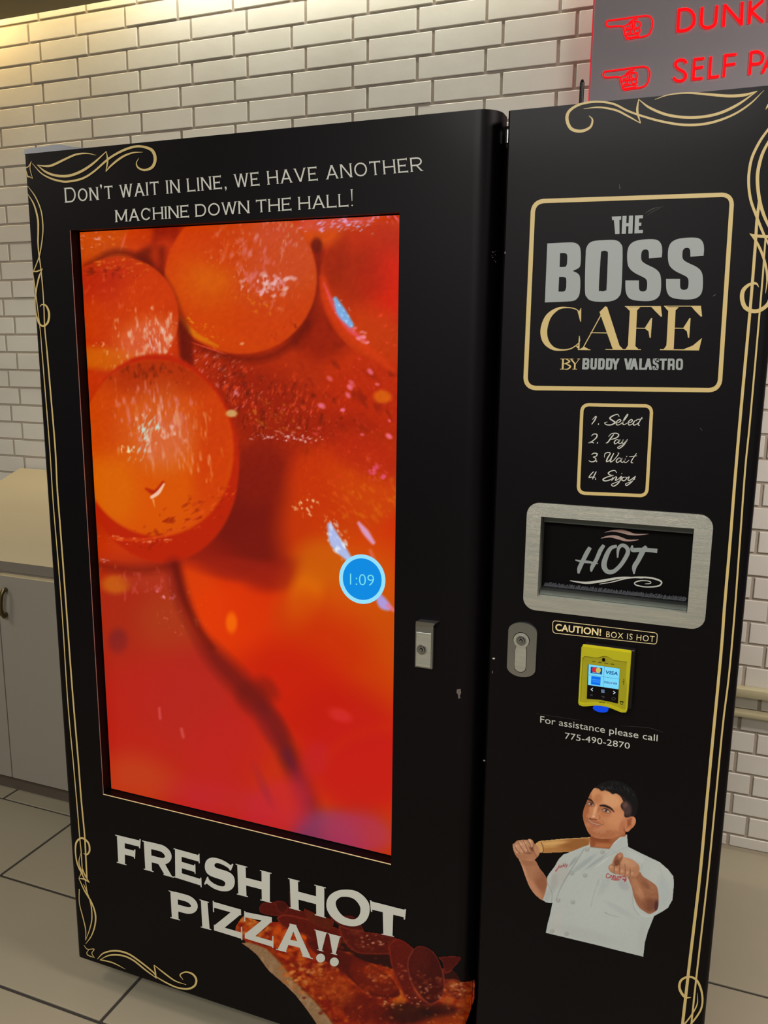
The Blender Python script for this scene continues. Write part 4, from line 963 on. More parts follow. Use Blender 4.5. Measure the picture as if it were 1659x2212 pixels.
T2_ = g4([(655,1400),(640,1600),(617,1900)])+g6([(667,0),(627,400),(590,900),(546,1500),(512,1900),(487,2140)])+g7([(348,360),(300,850),(255,1300),(183,1930),(150,2240)])
Dec(eps=.0007).stroke(T1, 6.4).build('gold_line', M['gold'], vm)
Dec(eps=.0007).stroke(T2_, 3.9).build('gold_line', M['gold'], vm)
scroll([([(152,2046),(112,2043),(80,1990),(90,1940),(140,1918),(190,1945),(220,2030),(212,2120),(150,2212),(110,2260)], [2,14,16,14,12,14,12,11,10,6]),
        ([(192,2018),(188,2090),(150,2160),(95,2230)], [1,7,9,10])], g7, 2.863).build('gold_scroll', M['gold'], vm)

# brand panel -------------------------------------------------------------
b4 = zz(1080, 380, 2.865)
Dec().rr((1152,435),(1582,420),(1554,843),(1134.5,838), 22, 9.5).build('gold_frame', M['gold'], vm)
d = Dec()
def box_(ch, bl, br, tr, tl, t, tz=None): draw_glyph(d, ch, b4([bl, br, tr, tl]), t/2.865, (tz or t)/2.865)
box_('T', (705,360), (748,358), (750,250), (692,252), 27, 22); d = d
box_('H', (753,358), (820,356), (824,245), (758,248), 26, 20); box_('E', (832,356), (884,354), (888,242), (836,245), 26, 20)
d.build('lettering', M['silver'], vm)
d = Dec()
# B O S S
def soften(pts, it=2):
    P = [np.array(p, float) for p in pts]
    for _ in range(it):
        Q = []
        for i, p in enumerate(P):
            a, b = P[i-1]-p, P[(i+1) % len(P)]-p; la, lb = np.linalg.norm(a), np.linalg.norm(b)
            c = -(a @ b)/(la*lb+1e-9)
            if c < .5: Q.append(p)                     # keep true corners
            else: Q += [p+a*.25, p+b*.25]
        P = Q
    return [tuple(p) for p in P]
P4 = lambda *p: b4(p)
def inset(pts): return pts
d.poly(soften(b4([(293,418),(420,411),(465,412),(492,430),(501,465),(500,545),(492,570),(450,588),(490,606),(498,640),(496,715),(488,748),(465,772),(430,777),(278,783)])),
       [b4([(372,478),(400,477),(414,484),(417,500),(415,545),(409,560),(396,564),(369,564)])[::-1], b4([(366,625),(396,625),(409,632),(411,650),(410,690),(404,710),(392,716),(362,716)])[::-1]])
d.poly(cr(b4([(650,397),(715,398),(748,420),(759,470),(752,690),(738,745),(700,772),(640,779),(570,774),(538,752),(526,705),(530,500),(537,440),(570,406)]), 6, True)[:-1],
       [cr(b4([(650,463),(664,470),(668,490),(660,690),(654,708),(636,714),(620,711),(612,696),(624,490),(630,468)]), 5, True)[:-1][::-1]])
def bigS(dx0, dy0, sx=1.0):
    o = [(0,253),(84,253),(84,300),(88,315),(102,322),(122,320),(134,306),(136,262),(128,242),(95,225),(55,206),(25,180),(12,150),(10,80),(22,36),(50,12),(95,0),(175,-4),(208,6),(226,34),(229,75),(225,110),(146,116),(146,80),(140,64),(126,60),(110,64),(99,78),(97,120),(105,138),(135,156),(180,176),(208,198),(221,230),(222,300),(214,345),(190,370),(150,382),(80,380),(30,370),(8,345),(0,310)]
    return [(dx0+x*sx, dy0+y) for x, y in o]
d.poly(soften(b4(bigS(776, 394)))); d.poly(soften(b4(bigS(1028, 384, 1.03))))
d.build('lettering', M['silver'], vm)
d = Dec()
# C A F E in a high-contrast roman
d.stroke(b4([(497,850),(470,825),(420,815),(360,822),(300,870),(272,950),(282,1020),(325,1065),(380,1077),(440,1068),(490,1030),(492,992)]), [q/2.865 for q in [4,6,7,16,34,42,38,22,10,7,5,3]])
d.poly(b4([(500,818),(488,842),(480,836),(497,902),(502,902),(503,818)])); d.poly(b4([(489,990),(484,1050),(470,1055),(492,1078),(494,990)]))
d.stroke(b4([(652,812),(510,1072)]), 6/2.865); d.poly(b4([(616,842),(652,806),(664,812),(740,1050),(762,1073),(700,1076),(690,1050)]))
d.stroke(b4([(560,970),(668,972)]), 5/2.865); d.stroke(b4([(482,1075),(560,1076)]), [1.6,1.6]); d.poly(b4([(490,1074),(520,1056),(556,1076)])); d.stroke(b4([(652,1074),(780,1075)]), 1.7)
for dx, top, a1, a2 in ((0, 808, 1000, 985), (238, 806, 1248, None)):
    x = 795+dx
    d.poly(b4([(x+10,812),(x+55,812),(x+42,1072),(x-4,1072)]))
    d.stroke(b4([(x-22+ (4 if dx else 0),top),(a1-5,top)]), 5/2.865); d.poly(b4([(a1-68,top-2),(a1-4,top-2),(a1+3,868),(a1-4,872),(a1-40,836)]))
    d.stroke(b4([(x+40,942),(x+125,943)]), 5/2.865); d.poly(b4([(x+100,943),(x+140,880),(x+147,880),(x+138,1002),(x+131,1002),(x+124,962)]))
    d.poly(b4([(x-18,top),(x+12,812),(x+8,836)])); d.poly(b4([(x+55,812),(x+74,812),(x+54,832)]))
    if not dx: d.stroke(b4([(765,1074),(872,1075)]), 1.7); d.poly(b4([(x-4,1050),(x-20,1076),(x+66,1076),(x+42,1052)]))
    else: d.stroke(b4([(990,1075),(1232,1077)]), 2.2); d.poly(b4([(x-4,1050),(x-22,1076),(x+20,1076)])); d.poly(b4([(x+100,1074),(x+160,1050),(1250,1003),(1232,1078)]))
d.build('lettering', M['gold'], vm, 'gold lettering')
d = Dec(); k_ = 2.865
d.poly(b4([(385,1134),(396,1134),(394,1194),(382,1194)])); d.stroke(b4([(374,1133),(425,1133)]), 1.2); d.stroke(b4([(372,1196),(420,1196)]), 1.2)
d.stroke(b4([(410,1134),(430,1148),(405,1162),(395,1162)]), [1.2,3.4,2.5,1.2]); d.stroke(b4([(405,1162),(435,1178),(420,1195),(400,1196)]), [1.2,3.6,2.4,1.2])
d.stroke(b4([(440,1134),(466,1166)]), 3.2); d.stroke(b4([(490,1134),(464,1168)]), 1.2); d.stroke(b4([(464,1162),(462,1195)]), 3.4); d.stroke(b4([(430,1133),(455,1133)]), 1.2); d.stroke(b4([(478,1133),(496,1133)]), 1.2); d.stroke(b4([(448,1196),(476,1196)]), 1.2)
d.build('lettering', M['gold'], vm, 'gold lettering')
d = Dec()
def wordbox(txt, spans, bl, br, tr, tl, f, t, tz):
    a, b, c, e_ = [np.array(p, float) for p in f([bl, br, tr, tl])]
    for ch, (s0, s1) in zip(txt, spans):
        A = a+(b-a)*s0; B = a+(b-a)*s1; Dd = e_+(c-e_)*s0; Cc = e_+(c-e_)*s1
        draw_glyph(d, ch, (A, B, Cc, Dd), t, tz)
wordbox('BUDDY', [(0,.19),(.215,.395),(.425,.605),(.635,.815),(.79,1)], (508,1197), (738,1199), (741,1130), (512,1128), b4, 5.6, 4.8)
wordbox('VALASTRO', [(0,.14),(.10,.245),(.26,.355),(.345,.48),(.485,.592),(.602,.725),(.742,.86),(.878,1)], (765,1199), (1132,1201), (1134,1131), (768,1129), b4, 5.4, 4.6)
d.build('lettering', M['silver'], vm)

# four steps --------------------------------------------------------------
b5 = zz(1080, 840, 2.865)
Dec().rr((1257.5,874),(1408,877),(1397,1071),(1249,1065), 14, 7.2).build('gold_frame', M['gold'], vm)
st = {}
d = Dec()
def sc(pts, w=(2,5,4,3)):
    if max(p[0] for p in pts) < 616: pts = [(548+(x-548)*(.80 if len(pts) > 2 else 1)+(4 if len(pts) == 2 else 0), y) for x, y in pts]
    d.stroke(b5(pts), [q/2.865*1.15 for q in w], n=7)
# 1. Select
sc([(578,190),(600,172),(608,170)], (3,4,5)); sc([(610,170),(595,195),(572,220)], (6,6,4)); sc([(603,218),(608,219)], (8,8))
sc([(738,172),(728,158),(700,166),(680,182),(700,198),(712,208),(690,222),(660,222),(648,210),(665,205)], (3,4,6,7,7,7,6,5,4,2))
sc([(712,215),(735,208),(748,196),(738,190),(722,204),(722,222),(742,220),(765,200),(790,165),(788,158),(770,185),(760,212),(768,222),(790,210)], (2,4,5,5,6,5,4,4,4,4,6,6,4,3))
sc([(790,212),(808,208),(820,197),(812,190),(796,204),(797,223),(815,220),(832,205)], (2,4,5,5,6,5,4,3)); sc([(848,198),(838,196),(826,210),(828,224),(845,219),(858,208)], (5,4,6,5,4,3)); sc([(880,175),(862,205),(855,222),(865,226)], (4,5,5,3)); sc([(845,190),(862,188),(885,184)], (3,4,2))
# 2. Pay
sc([(570,292),(588,280),(612,282),(610,300),(580,322),(550,334),(575,330),(590,336)], (3,5,6,6,5,4,5,3)); sc([(597,334),(602,335)], (8,8))
sc([(705,282),(690,300),(668,330),(655,336)], (4,7,6,3)); sc([(672,296),(690,278),(720,275),(735,285),(722,302),(692,312),(680,310)], (3,4,5,6,6,4,2))
sc([(735,318),(722,314),(708,328),(712,340),(728,332),(742,316),(734,334),(748,338),(762,316),(756,334),(768,336),(788,314),(768,345),(740,368),(728,362),(750,350),(775,338)], (4,4,6,5,4,5,5,4,5,5,4,5,6,5,4,3,2))
# 3. Wait
sc([(570,408),(590,398),(614,402),(608,416),(585,422),(604,430),(600,445),(572,452),(550,444)], (3,5,6,5,4,5,6,5,3)); sc([(592,448),(597,449)], (8,8))
sc([(646,425),(650,402),(668,394),(682,400),(665,430),(660,450),(680,440),(702,402)], (2,4,5,5,7,6,4,4)); sc([(705,398),(688,430),(684,452),(705,440),(735,402),(728,396)], (4,7,6,4,4,3))
sc([(748,430),(735,428),(720,444),(726,456),(742,446),(755,430),(748,448),(760,455),(775,434),(768,450),(780,456),(800,440)], (4,4,6,5,4,5,5,4,5,5,4,3)); sc([(845,400),(820,435),(812,455),(825,458)], (4,5,5,3)); sc([(800,420),(820,418),(848,414)], (3,4,2)); sc([(782,418),(787,419)], (6,6))
# 4. Enjoy
sc([(588,512),(568,528),(552,548),(575,546),(602,548)], (4,5,5,5,3)); sc([(608,512),(590,540),(578,560)], (5,6,4)); sc([(585,558),(590,559)], (8,8))
sc([(722,520),(712,506),(690,508),(670,522),(685,534),(700,536),(665,545),(638,560),(650,570),(678,564),(700,552)], (3,4,5,6,5,4,5,7,6,5,3))
sc([(700,546),(692,566),(712,546),(722,548),(714,566),(730,560),(752,540)], (5,5,4,6,5,4,4)); sc([(752,542),(735,580),(705,602),(690,592),(720,578),(750,566)], (5,6,5,4,4,3)); sc([(752,524),(756,525)], (5,5))
sc([(772,546),(758,550),(755,564),(770,568),(784,554),(776,545)], (4,6,6,5,5,4)); sc([(784,550),(800,545),(792,562),(804,566),(838,542),(815,575),(785,598),(778,588),(805,576),(838,558)], (3,5,5,5,4,6,5,4,3,2))
d.build('lettering', M['white'], vm, 'white script lettering')

# caution label and assistance line --------------------------------------
c6 = zz(1040, 1300, 2.68)
Dec().rr(*c6([(413,108),(1019,181),(1014,246),(413,180)]), 6, 1.3).build('label_frame', M['cream'], vm)
Dec().text('CAUTION!', c6([(427,165),(692,196),(694,156),(429,125)]), .022).build('lettering', M['cream'], vm, 'cream bold lettering')
Dec().text('BOX IS HOT', c6([(722,204),(1000,233),(1003,197),(724,168)]), -.004, 1.12).build('lettering', M['cream'], vm, 'cream thin lettering')
d = Dec(); d.text('For assistance please call', c6([(340,699),(1019,808),(1021,768),(341,658)])); d.text('775-490-2870', c6([(482,792),(858,852),(860,815),(484,754)]), 0, 1.02)
d.build('lettering', M['white'], vm)

# slogans on the left door ------------------------------------------------
WD = {'D':.92,'O':1.0,'N':.88,"'":.22,'T':.84,'W':1.22,'A':.95,'I':.16,'L':.72,'E':.74,',':.22,'H':.9,'V':.95,'M':1.08,'C':.92,'R':.86,'!':.22,'F':.8,'S':.84,'P':.84,'Z':.9}
d = Dec()
L1 = lay_out("DON'T WAIT IN LINE, WE HAVE ANOTHER", WD, .17, .40, .8, big=(0,)+tuple(range(0,0)))
L1 = [(c, a, b, 1 if i == 0 else (1 if c == "'" else .86)) for i, (c, a, b, h) in enumerate(L1)]
line_text(d, L1, (141,438), (913,369), (910,334), (139,406), 3.3, 2.9, 1.4, .9)
L2 = lay_out("MACHINE DOWN THE HALL!", WD, .17, .40, 1)
L2 = [(c, a, b, 1.3 if c == '!' else 1) for c, a, b, h in L2]
line_text(d, L2, (250,480), (764,445), (763,417), (249,454), 3.3, 2.9, 1.4, .9)
d.build('lettering', M['white'], vm)
# FRESH HOT PIZZA!! : letter boxes in photo pixels (bl, br, tr, tl)
d = Dec(eps=.0012)
zf = zz(0, 1640, 2.9625); zg = zz(460, 1760, 2.765)
def fl_(ch, f, bl, br, tr, tl, t=15, tz=13):
    draw_glyph(d, ch, f([bl, br, tr, tl]), t, tz, 3.4, 2.0)
fl_('F', zf, (757,665), (888,700), (900,522), (748,485), 15, 13.5)
fl_('R', zf, (930,708), (1098,755), (1100,565), (920,522), 15, 13.5)
fl_('E', zf, (1122,757), (1290,810), (1285,618), (1120,572), 15, 13.5)
d.poly(soften(zf([(1478,712),(1494,674),(1488,668),(1476,678),(1440,652),(1390,632),(1350,628),(1320,645),(1309,680),(1314,715),(1335,742),(1375,758),(1420,772),(1440,785),(1443,802),(1432,815),(1405,812),(1365,795),(1335,768),(1333,754),(1326,752),(1306,798),(1312,804),(1322,795),(1365,828),(1415,845),(1460,846),(1490,828),(1504,795),(1500,755),(1478,728),(1440,712),(1395,700),(1375,690),(1371,675),(1382,663),(1410,668),(1445,685),(1468,702),(1470,712)])))
fl_('H', zg, (152,478), (340,525), (340,345), (145,295), 18, 17)
fl_('H', zg, (465,560), (665,615), (665,432), (458,380), 18, 17)
d.stroke(zg([(765,470),(850,480),(905,540),(898,610),(845,645),(765,625),(712,565),(712,505)]), [q/2.765 for q in [42,48,56,52,42,48,58,52]], closed=True, n=10)
fl_('T', zg, (955,705), (1135,740), (1153,570), (938,515), 20, 18)
fl_('P', zf, (1100,1018), (1265,1062), (1268,890), (1090,842), 15, 13.5)
fl_('I', zf, (1292,1078), (1345,1092), (1330,912), (1283,898), 16.5, 14)
def Zg(tl, tr, br, bl, f):   # heavy Z with pointed serif ends
    tl, tr, br, bl = [np.array(p, float) for p in (tl, tr, br, bl)]
    u = tr-tl; v = bl-tl; w_ = br-bl
    d.poly(f([tl, tr, tr+v*.2, tl+v*.2])); d.poly(f([bl-v*.2, br-v*.22, br, bl]))
    d.poly(f([bl-v*.16, bl+w_*.34-v*.16, tr+v*.16, tr-u*.34+v*.16])); d.stroke(f([tl-v*.03, tl+v*.36]), 2.4); d.stroke(f([br-v*.42, br+v*.04]), 2.4)
Zg((1365,912), (1542,962), (1548,1150), (1370,1095), zf)
Zg((190,580), (352,612), (358,790), (190,738), zg)
fl_('A', zg, (385,808), (588,860), (545,668), (410,640), 17, 12)
for bx in (0, 82):
    d.poly(zg([(612+bx,690+bx*.28),(677+bx,706+bx*.28),(650+bx,815+bx*.26),(633+bx,811+bx*.26)])); d.stroke(zg([(606+bx,687+bx*.28),(683+bx,707+bx*.28)]), 1.8)
    d.stroke(zg([(622+bx,805+bx*.26),(660+bx,815+bx*.26)]), 1.6)
    d.poly(ell(*zg([(643+bx,856+bx*.28)])[0], 9.6, 9.6))
d.build('lettering', M['white'], vm, 'large pale lettering')
# printed pizza slice -----------------------------------------------------
def paint_pizza():
    xs = np.arange(498, 1034, 1.15); ys = np.arange(1925, 2300, 1.15); X, Y = np.meshgrid(xs, ys)
    f = lambda pts: [(460+x/2.765, 1760+y/2.765) for x, y in pts]
    p = Paint(X, Y, (120,30,10))
    n1, n2, n3 = vnoise(X, Y, 26, 5), vnoise(X, Y, 9, 6), vnoise(X, Y, 3.5, 7)
    body = f([(130,690),(160,640),(185,600),(240,640),(330,640),(420,640),(560,700),(700,800),(1000,850),(1250,920),(1390,985),(1440,985),(1500,1000),(1562,985),(1562,1100),(1530,1200),(1490,1300),(1500,1460),(900,1460),(690,1250),(560,1120),(420,1000),(300,880),(230,800),(200,770),(160,720)])
    k = p.poly(body, (158,52,16), smooth=False, soft=3)
    p.mix(np.clip((n1-.45)*3, 0, 1)*k*.8, (190,80,20)); p.mix(np.clip((n2-.55)*3, 0, 1)*k*.6, (205,110,40)); p.mix(np.clip((.4-n2)*3, 0, 1)*k*.5, (110,28,12))
    p.poly(f([(540,640),(760,690),(1000,740),(1100,780),(1300,900),(1440,930),(1440,1020),(1000,900),(700,820),(480,660)]), (64,20,14), soft=3)
    cr_ = p.poly(f([(170,765),(240,770),(330,810),(420,900),(470,980),(560,1060),(640,1150),(720,1250),(800,1380),(700,1400),(610,1240),(500,1090),(420,1010),(330,930),(270,850),(215,800)]), (172,152,122), soft=4)
    p.mix(np.clip((n3-.5)*3, 0, 1)*cr_*.5, (132,112,84)); p.mix(np.clip((n2-.6)*4, 0, 1)*cr_*.5, (196,176,148))
    p.line(f([(330,800),(440,920),(540,1040),(640,1140),(740,1270)]), 5, (150,70,24), .8, 5)
    p.poly(f([(180,605),(235,620),(300,650),(330,700),(260,730),(190,745),(130,690)]), (196,92,26), .9, 4); p.specks(36, (506,1980,580,2030), (2,6), (226,160,84), .7, 60); p.specks(20, (510,1980,585,2035), (2,5), (140,36,14), .7, 61)
    p.specks(60, (590,2000,660,2070), (2,6), (226,110,24), .7, 62, k); p.specks(80, (610,2060,760,2160), (2,7), (214,126,60), .6, 63, k); p.specks(50, (640,2080,780,2200), (2,6), (120,28,14), .7, 64, k); p.specks(40, (850,2140,930,2190), (3,8), (216,130,50), .7, 65, k); p.specks(30, (620,2080,700,2130), (1.5,4), (240,180,110), .8, 66, k)
    def pep(pts, col, edge, hl=None, a=1):
        m_ = p.poly(f(pts), col, a, 2.5); mm = np.clip((n2-.5)*2, 0, 1)*m_*.35; p.mix(mm, tuple(c*1.2 for c in col), False)
        q = f(pts); p.line(q+[q[0]], 3.2, edge, .8, 3); return m_
    pep([(275,565),(290,530),(340,520),(420,518),(470,560),(540,575),(620,600),(600,640),(500,630),(400,610),(300,595)], (104,34,28), (140,58,44))
    pep([(372,515),(420,515),(450,545),(420,590),(380,560)], (92,30,26), (126,48,38)); pep([(455,450),(475,470),(480,560),(455,540)], (80,24,22), (96,32,26))
    pep([(380,620),(430,600),(540,620),(700,660),(760,700),(740,800),(620,780),(560,720),(440,680)], (110,36,26), (160,70,44))
    pep([(540,560),(640,600),(720,630),(700,680),(600,650)], (112,50,30), (120,50,30)); pep([(690,600),(760,600),(850,610),(900,700),(780,680)], (94,30,26), (120,46,38))
    pep([(750,665),(850,690),(1000,710),(1110,745),(1150,830),(1060,830),(960,830),(860,820),(790,760)], (104,36,28), (146,62,44)); p.specks(50, (735,2010,850,2050), (1.5,4), (140,70,50), .55, 67); p.specks(12, (780,2020,830,2045), (1,2.6), (220,180,160), .8, 68)
    pep([(560,760),(640,740),(700,800),(780,820),(1000,930),(1080,1010),(1110,1080),(980,1090),(860,1010),(760,930),(640,850)], (104,32,22), (130,44,28))
    pep([(830,860),(900,880),(1040,960),(1100,1050),(1010,1080),(900,1040),(820,960)], (124,42,22), (110,34,22)); p.specks(16, (795,2095,835,2125), (1.2,3.6), (210,170,140), .75, 69, None, -30); p.blob(815, 2105, 36, 16, 20, (176,74,24), .5, 1); p.specks(20, (780,2085,860,2140), (2,5), (168,70,30), .6, 70)
    pep([(1050,780),(1110,740),(1190,790),(1230,850),(1180,960),(1220,1080),(1300,1130),(1180,1120),(1110,1000),(1070,900)], (114,38,30), (150,60,46))
    pep([(1200,800),(1250,782),(1310,812),(1350,870),(1380,980),(1370,1080),(1300,1130),(1230,1070),(1180,980),(1165,880)], (86,26,22), (164,92,80)); p.blob(905, 2080, 22, 44, 12, (106,40,34), .6, .9); p.specks(34, (890,2110,960,2170), (1.5,4.2), (132,64,46), .6, 71); p.specks(9, (905,2120,950,2168), (1,2.6), (200,150,130), .8, 81)
    pep([(1350,850),(1475,847),(1462,890),(1392,945),(1370,880)], (92,28,24), (140,60,46))
    pep([(1380,990),(1440,985),(1500,1002),(1560,990),(1555,1060),(1470,1110),(1400,1060)], (118,42,28), (150,70,44)); p.specks(60, (960,2120,1020,2190), (2,6), (190,110,60), .6, 72); p.specks(14, (975,2120,1010,2150), (1.2,3), (216,176,140), .8, 73)
    p.blob(880, 2190, 60, 24, 0, (52,16,12), .8, .8); p.blob(950, 2185, 40, 16, 0, (48,14,12), .7, .9); p.blob(960, 2215, 60, 22, -10, (170,84,30), .7, .9); p.blob(790, 2180, 60, 30, 20, (110,32,16), .7, .9); p.blob(720, 2130, 50, 28, 30, (186,90,34), .5, .9)
    p.specks(8, (830,2152,920,2175), (1.2,3), (250,225,190), .85, 74); p.specks(120, (620,2080,1000,2230), (1,3), (226,160,110), .45, 75, k); p.specks(90, (560,1990,980,2180), (1,2.2), (214,130,100), .4, 76, k)
    p.C *= (.93+.14*n3)[..., None]; p.C = np.clip(128+(p.C-128)*1.12-12, 2, 255)*np.array([.9, .82, .76])
    return X, Y, p.C, p.A
X_, Y_, C_, A_ = paint_pizza()
A_[px2w(X_, Y_, 0.0)[..., 2] < ZB+.002] = 0       # the print ends at the lower edge of the door
grid_mesh('pizza_print', X_, Y_, C_, A_, lambda a, b: on_front(a, b, .0005), M['print'], vm, .5, 'printed picture of a pepperoni pizza slice')

# printed chef ------------------------------------------------------------
def paint_chef():
    xs = np.arange(1103, 1462, .95); ys = np.arange(1680, 2072, .95); X, Y = np.meshgrid(xs, ys)
    s = 4.366
    f = lambda pts: [(1100+x/s, 1660+y/s) for x, y in pts]
    p = Paint(X, Y, (20,16,18)); U, V = (X-1100)*s, (Y-1660)*s
    def bl(x, y, rx, ry, deg, col, a=1, soft=.8, clip=None): return p.blob(1100+x/s, 1660+y/s, rx/s, ry/s, deg, col, a, soft, clip)
    def ln(pts, w, col, a=1, soft=1.2, clip=None, alpha=False): return p.line(f(pts), [q/s for q in w] if hasattr(w, '__len__') else w/s, col, a, soft, clip, alpha)
    def po(pts, col, a=1, soft=1.2, clip=None, smooth=True, alpha=True): return p.poly(f(pts), col, a, soft, clip, alpha, smooth)
    # dark underlay so that no seam shows between the pieces
    po([(780,600),(1105,590),(1060,700),(960,775),(770,750)], (110,64,42), smooth=False); po([(820,200),(1180,240),(1190,440),(1080,470),(1000,400)], (30,24,24), smooth=False)
    # rolling pin
    k = po([(268,688),(300,680),(520,660),(765,646),(770,740),(640,775),(560,790),(420,796),(312,800),(290,760)], (196,146,84), smooth=False)
    bl(640,720,170,70,-8,(140,84,40),.8,.9,k); bl(400,770,160,24,-3,(168,112,58),.7,1,k); ln([(275,684),(500,664),(755,650)], 8, (226,190,130), .9, 1.2, k); bl(420,705,130,16,-5,(218,172,106),.7,.9,k)
    k = po([(248,706),(285,694),(306,720),(318,770),(306,796),(280,790),(256,750)], (206,160,98)); ln([(300,700),(318,735),(322,775),(314,798)], 7, (96,58,28), .9, 1)
    # left forearm
    k = po([(85,835),(160,850),(240,858),(290,940),(340,1005),(360,1060),(356,1120),(340,1180),(318,1246),(250,1200),(190,1120),(150,1020),(115,920)], (172,116,82))
    bl(120,950,30,120,-24,(204,150,112),.8,.9,k); bl(230,1130,40,120,-34,(200,142,104),.6,.9,k); bl(300,1060,60,110,-20,(140,84,56),.7,.9,k); bl(170,890,90,26,5,(150,98,68),.5,1,k); bl(240,990,60,60,0,(176,122,90),.5,1,k)
    # fist
    k = po([(30,715),(48,702),(70,680),(100,674),(135,668),(165,672),(190,660),(222,676),(240,708),(266,732),(288,780),(284,815),(262,845),(232,864),(190,872),(130,858),(80,850),(48,800),(35,760)], (184,130,94))
    bl(230,820,60,40,20,(170,112,78),.6,.9,k); bl(110,830,70,30,10,(160,106,76),.6,.9,k); bl(215,740,26,46,-20,(108,62,42),.85,.8,k)
    for cx_, cy_, rx_, ry_, dg in ((66,755,22,46,-24), (108,738,23,60,-22), (150,728,22,56,-20), (198,706,24,40,-24)):
        kk = bl(cx_, cy_, rx_, ry_, dg, (196,144,108), .95, .35, None); bl(cx_-4, cy_-24, rx_*.7, 16, dg, (222,178,142), .7, .8, kk); bl(cx_+6, cy_+ry_*.75, 13, 10, dg, (214,172,140), .6, .7, kk)
    for pts in ([(50,720),(66,760),(96,796)], [(82,690),(110,740),(146,798)], [(130,678),(158,730),(180,790)], [(172,668),(196,720),(212,760)]): ln(pts, 6, (92,52,36), .8, 1.2)
    kk = bl(256, 772, 24, 50, -28, (190,134,98), .95, .4); ln([(222,740),(240,800),(262,838)], 5, (110,66,46), .7, 1.4); bl(180,800,36,10,0,(120,74,52),.6,.9,k)
    # jacket
    J = [(766,640),(752,720),(700,737),(600,778),(510,808),(462,858),(425,925),(378,985),(356,1020),(357,1100),(338,1180),(315,1245),(350,1268),(404,1272),(382,1380),(360,1460),(342,1552),(800,1662),(1266,1779),(1282,1640),(1310,1540),(1370,1392),(1440,1356),(1500,1315),(1542,1240),(1556,1090),(1550,1015),(1500,950),(1420,880),(1330,838),(1230,790),(1124,736),(1112,620),(1040,650),(985,700),(945,758),(850,750),(762,740)]
    k = po(J, (182,188,178), smooth=False, soft=1.3); JK = k
    bl(1400,1050,120,160,10,(192,194,184),.6,1,k); bl(900,1350,260,200,0,(188,192,182),.5,1,k); bl(480,1000,70,120,20,(176,172,162),.6,.9,k); bl(1450,1150,60,140,-5,(172,182,176),.6,.9,k)
    bl(700,900,140,22,-38,(150,160,156),.6,.9,k); bl(820,880,120,14,-36,(146,156,152),.6,.9,k); bl(600,880,60,14,-50,(140,146,142),.6,.9,k); bl(880,880,90,10,-36,(200,204,196),.6,.9,k); bl(900,1100,110,30,-60,(168,176,170),.5,1,k); bl(1080,1100,60,40,40,(160,160,160),.5,.9,k)
    bl(420,1080,34,90,10,(160,160,150),.5,1,k); bl(360,1200,26,60,10,(168,172,166),.6,.9,k); bl(440,940,30,50,20,(198,184,170),.5,.9,k); bl(1040,1330,150,26,30,(166,174,168),.4,1,k); bl(450,1450,50,160,10,(190,186,176),.5,1,k)
    bl(700,1560,300,50,14,(176,178,168),.5,1,k); bl(1250,1600,40,140,5,(176,178,170),.5,1,k)
    ln([(705,760),(650,850),(580,960),(520,1060),(470,1160),(440,1240)], [6,8,9,8,6,4], (130,136,132), .75, 2); ln([(400,1272),(404,1180),(380,1120),(350,1060)], [6,8,6,4], (132,132,126), .6, 2.5); ln([(840,1050),(800,1180),(770,1298)], 4, (140,148,144), .6, 1.6)
    ln([(850,1045),(835,1110)], 3, (140,148,144), .5, 1.2); ln([(880,1045),(885,1120)], 3, (144,152,148), .5, 1.5); ln([(905,1360),(960,1385),(1040,1402)], [12,6,3], (140,144,140), .6, 2)
    ln([(1300,850),(1260,900),(1240,960)], [3,6,4], (160,160,152), .6, 2); ln([(1400,890),(1440,1000),(1440,1100)], [3,6,4], (164,168,160), .5, 3); ln([(762,742),(850,752),(945,760)], 6, (150,150,142), .7, 1.5); ln([(985,702),(960,735),(948,760)], 6, (206,208,200), .8, 1.5, k); ln([(1110,625),(1045,656),(990,704)], 7, (214,218,210), .8, 1.5, k); ln([(760,660),(752,720),(738,742)], 6, (200,204,196), .8, 1.5, k)
    ln([(945,758),(1010,790),(1070,860)], [5,4,2], (150,156,150), .5, 2); ln([(1120,738),(1000,790),(900,850),(760,960)], [4,6,6,3], (158,166,160), .55, 3, k); bl(1200,840,90,30,30,(194,198,190),.6,1,k)
    for x, y in ((735,765),(880,790),(590,990),(715,1010),(462,1245),(600,1262),(405,1535),(540,1560)):
        bl(x, y, 21, 19, 0, (146,146,136), .75, .6); bl(x-2, y-2, 13, 12, 0, (184,182,170), .8, .6); bl(x, y, 4, 4, 0, (120,120,110), .6, .8)
    # red embroidery
    for pts in ([(470,912),(462,935),(452,958),(438,972),(442,955),(465,938),(480,922)], [(482,918),(478,934),(488,932),(494,916)], [(506,912),(498,918),(498,928),(508,924),(516,896)], [(524,908),(516,914),(517,924),(526,920),(534,892)], [(536,910),(540,920),(550,902),(540,928),(530,938)]): ln(pts, 5, (150,40,44), .85, 1)
    red = (168,48,50)
    for pts in ([(945,1000),(928,992),(915,1008),(918,1028),(936,1032),(946,1024)], [(950,1032),(962,1006),(972,1034)], [(980,1034),(982,1010),(994,1012),(984,1022),(998,1036)], [(1004,1012),(1004,1036),(1016,1036)], [(1024,1016),(1018,1030),(1030,1036),(1036,1020),(1024,1016)], [(1056,1018),(1044,1016),(1046,1026),(1056,1030),(1044,1038)]): ln(pts, 7, red, .9, .9, smooth_ok) if False else p.line(f(pts), 1.7, red, .9, .9)
    p.line(f([(965,1044),(1040,1050)]), 2.6, red, .7, 1.2); p.line(f([(985,1054),(1025,1056)]), 1.6, red, .6, 1.2)
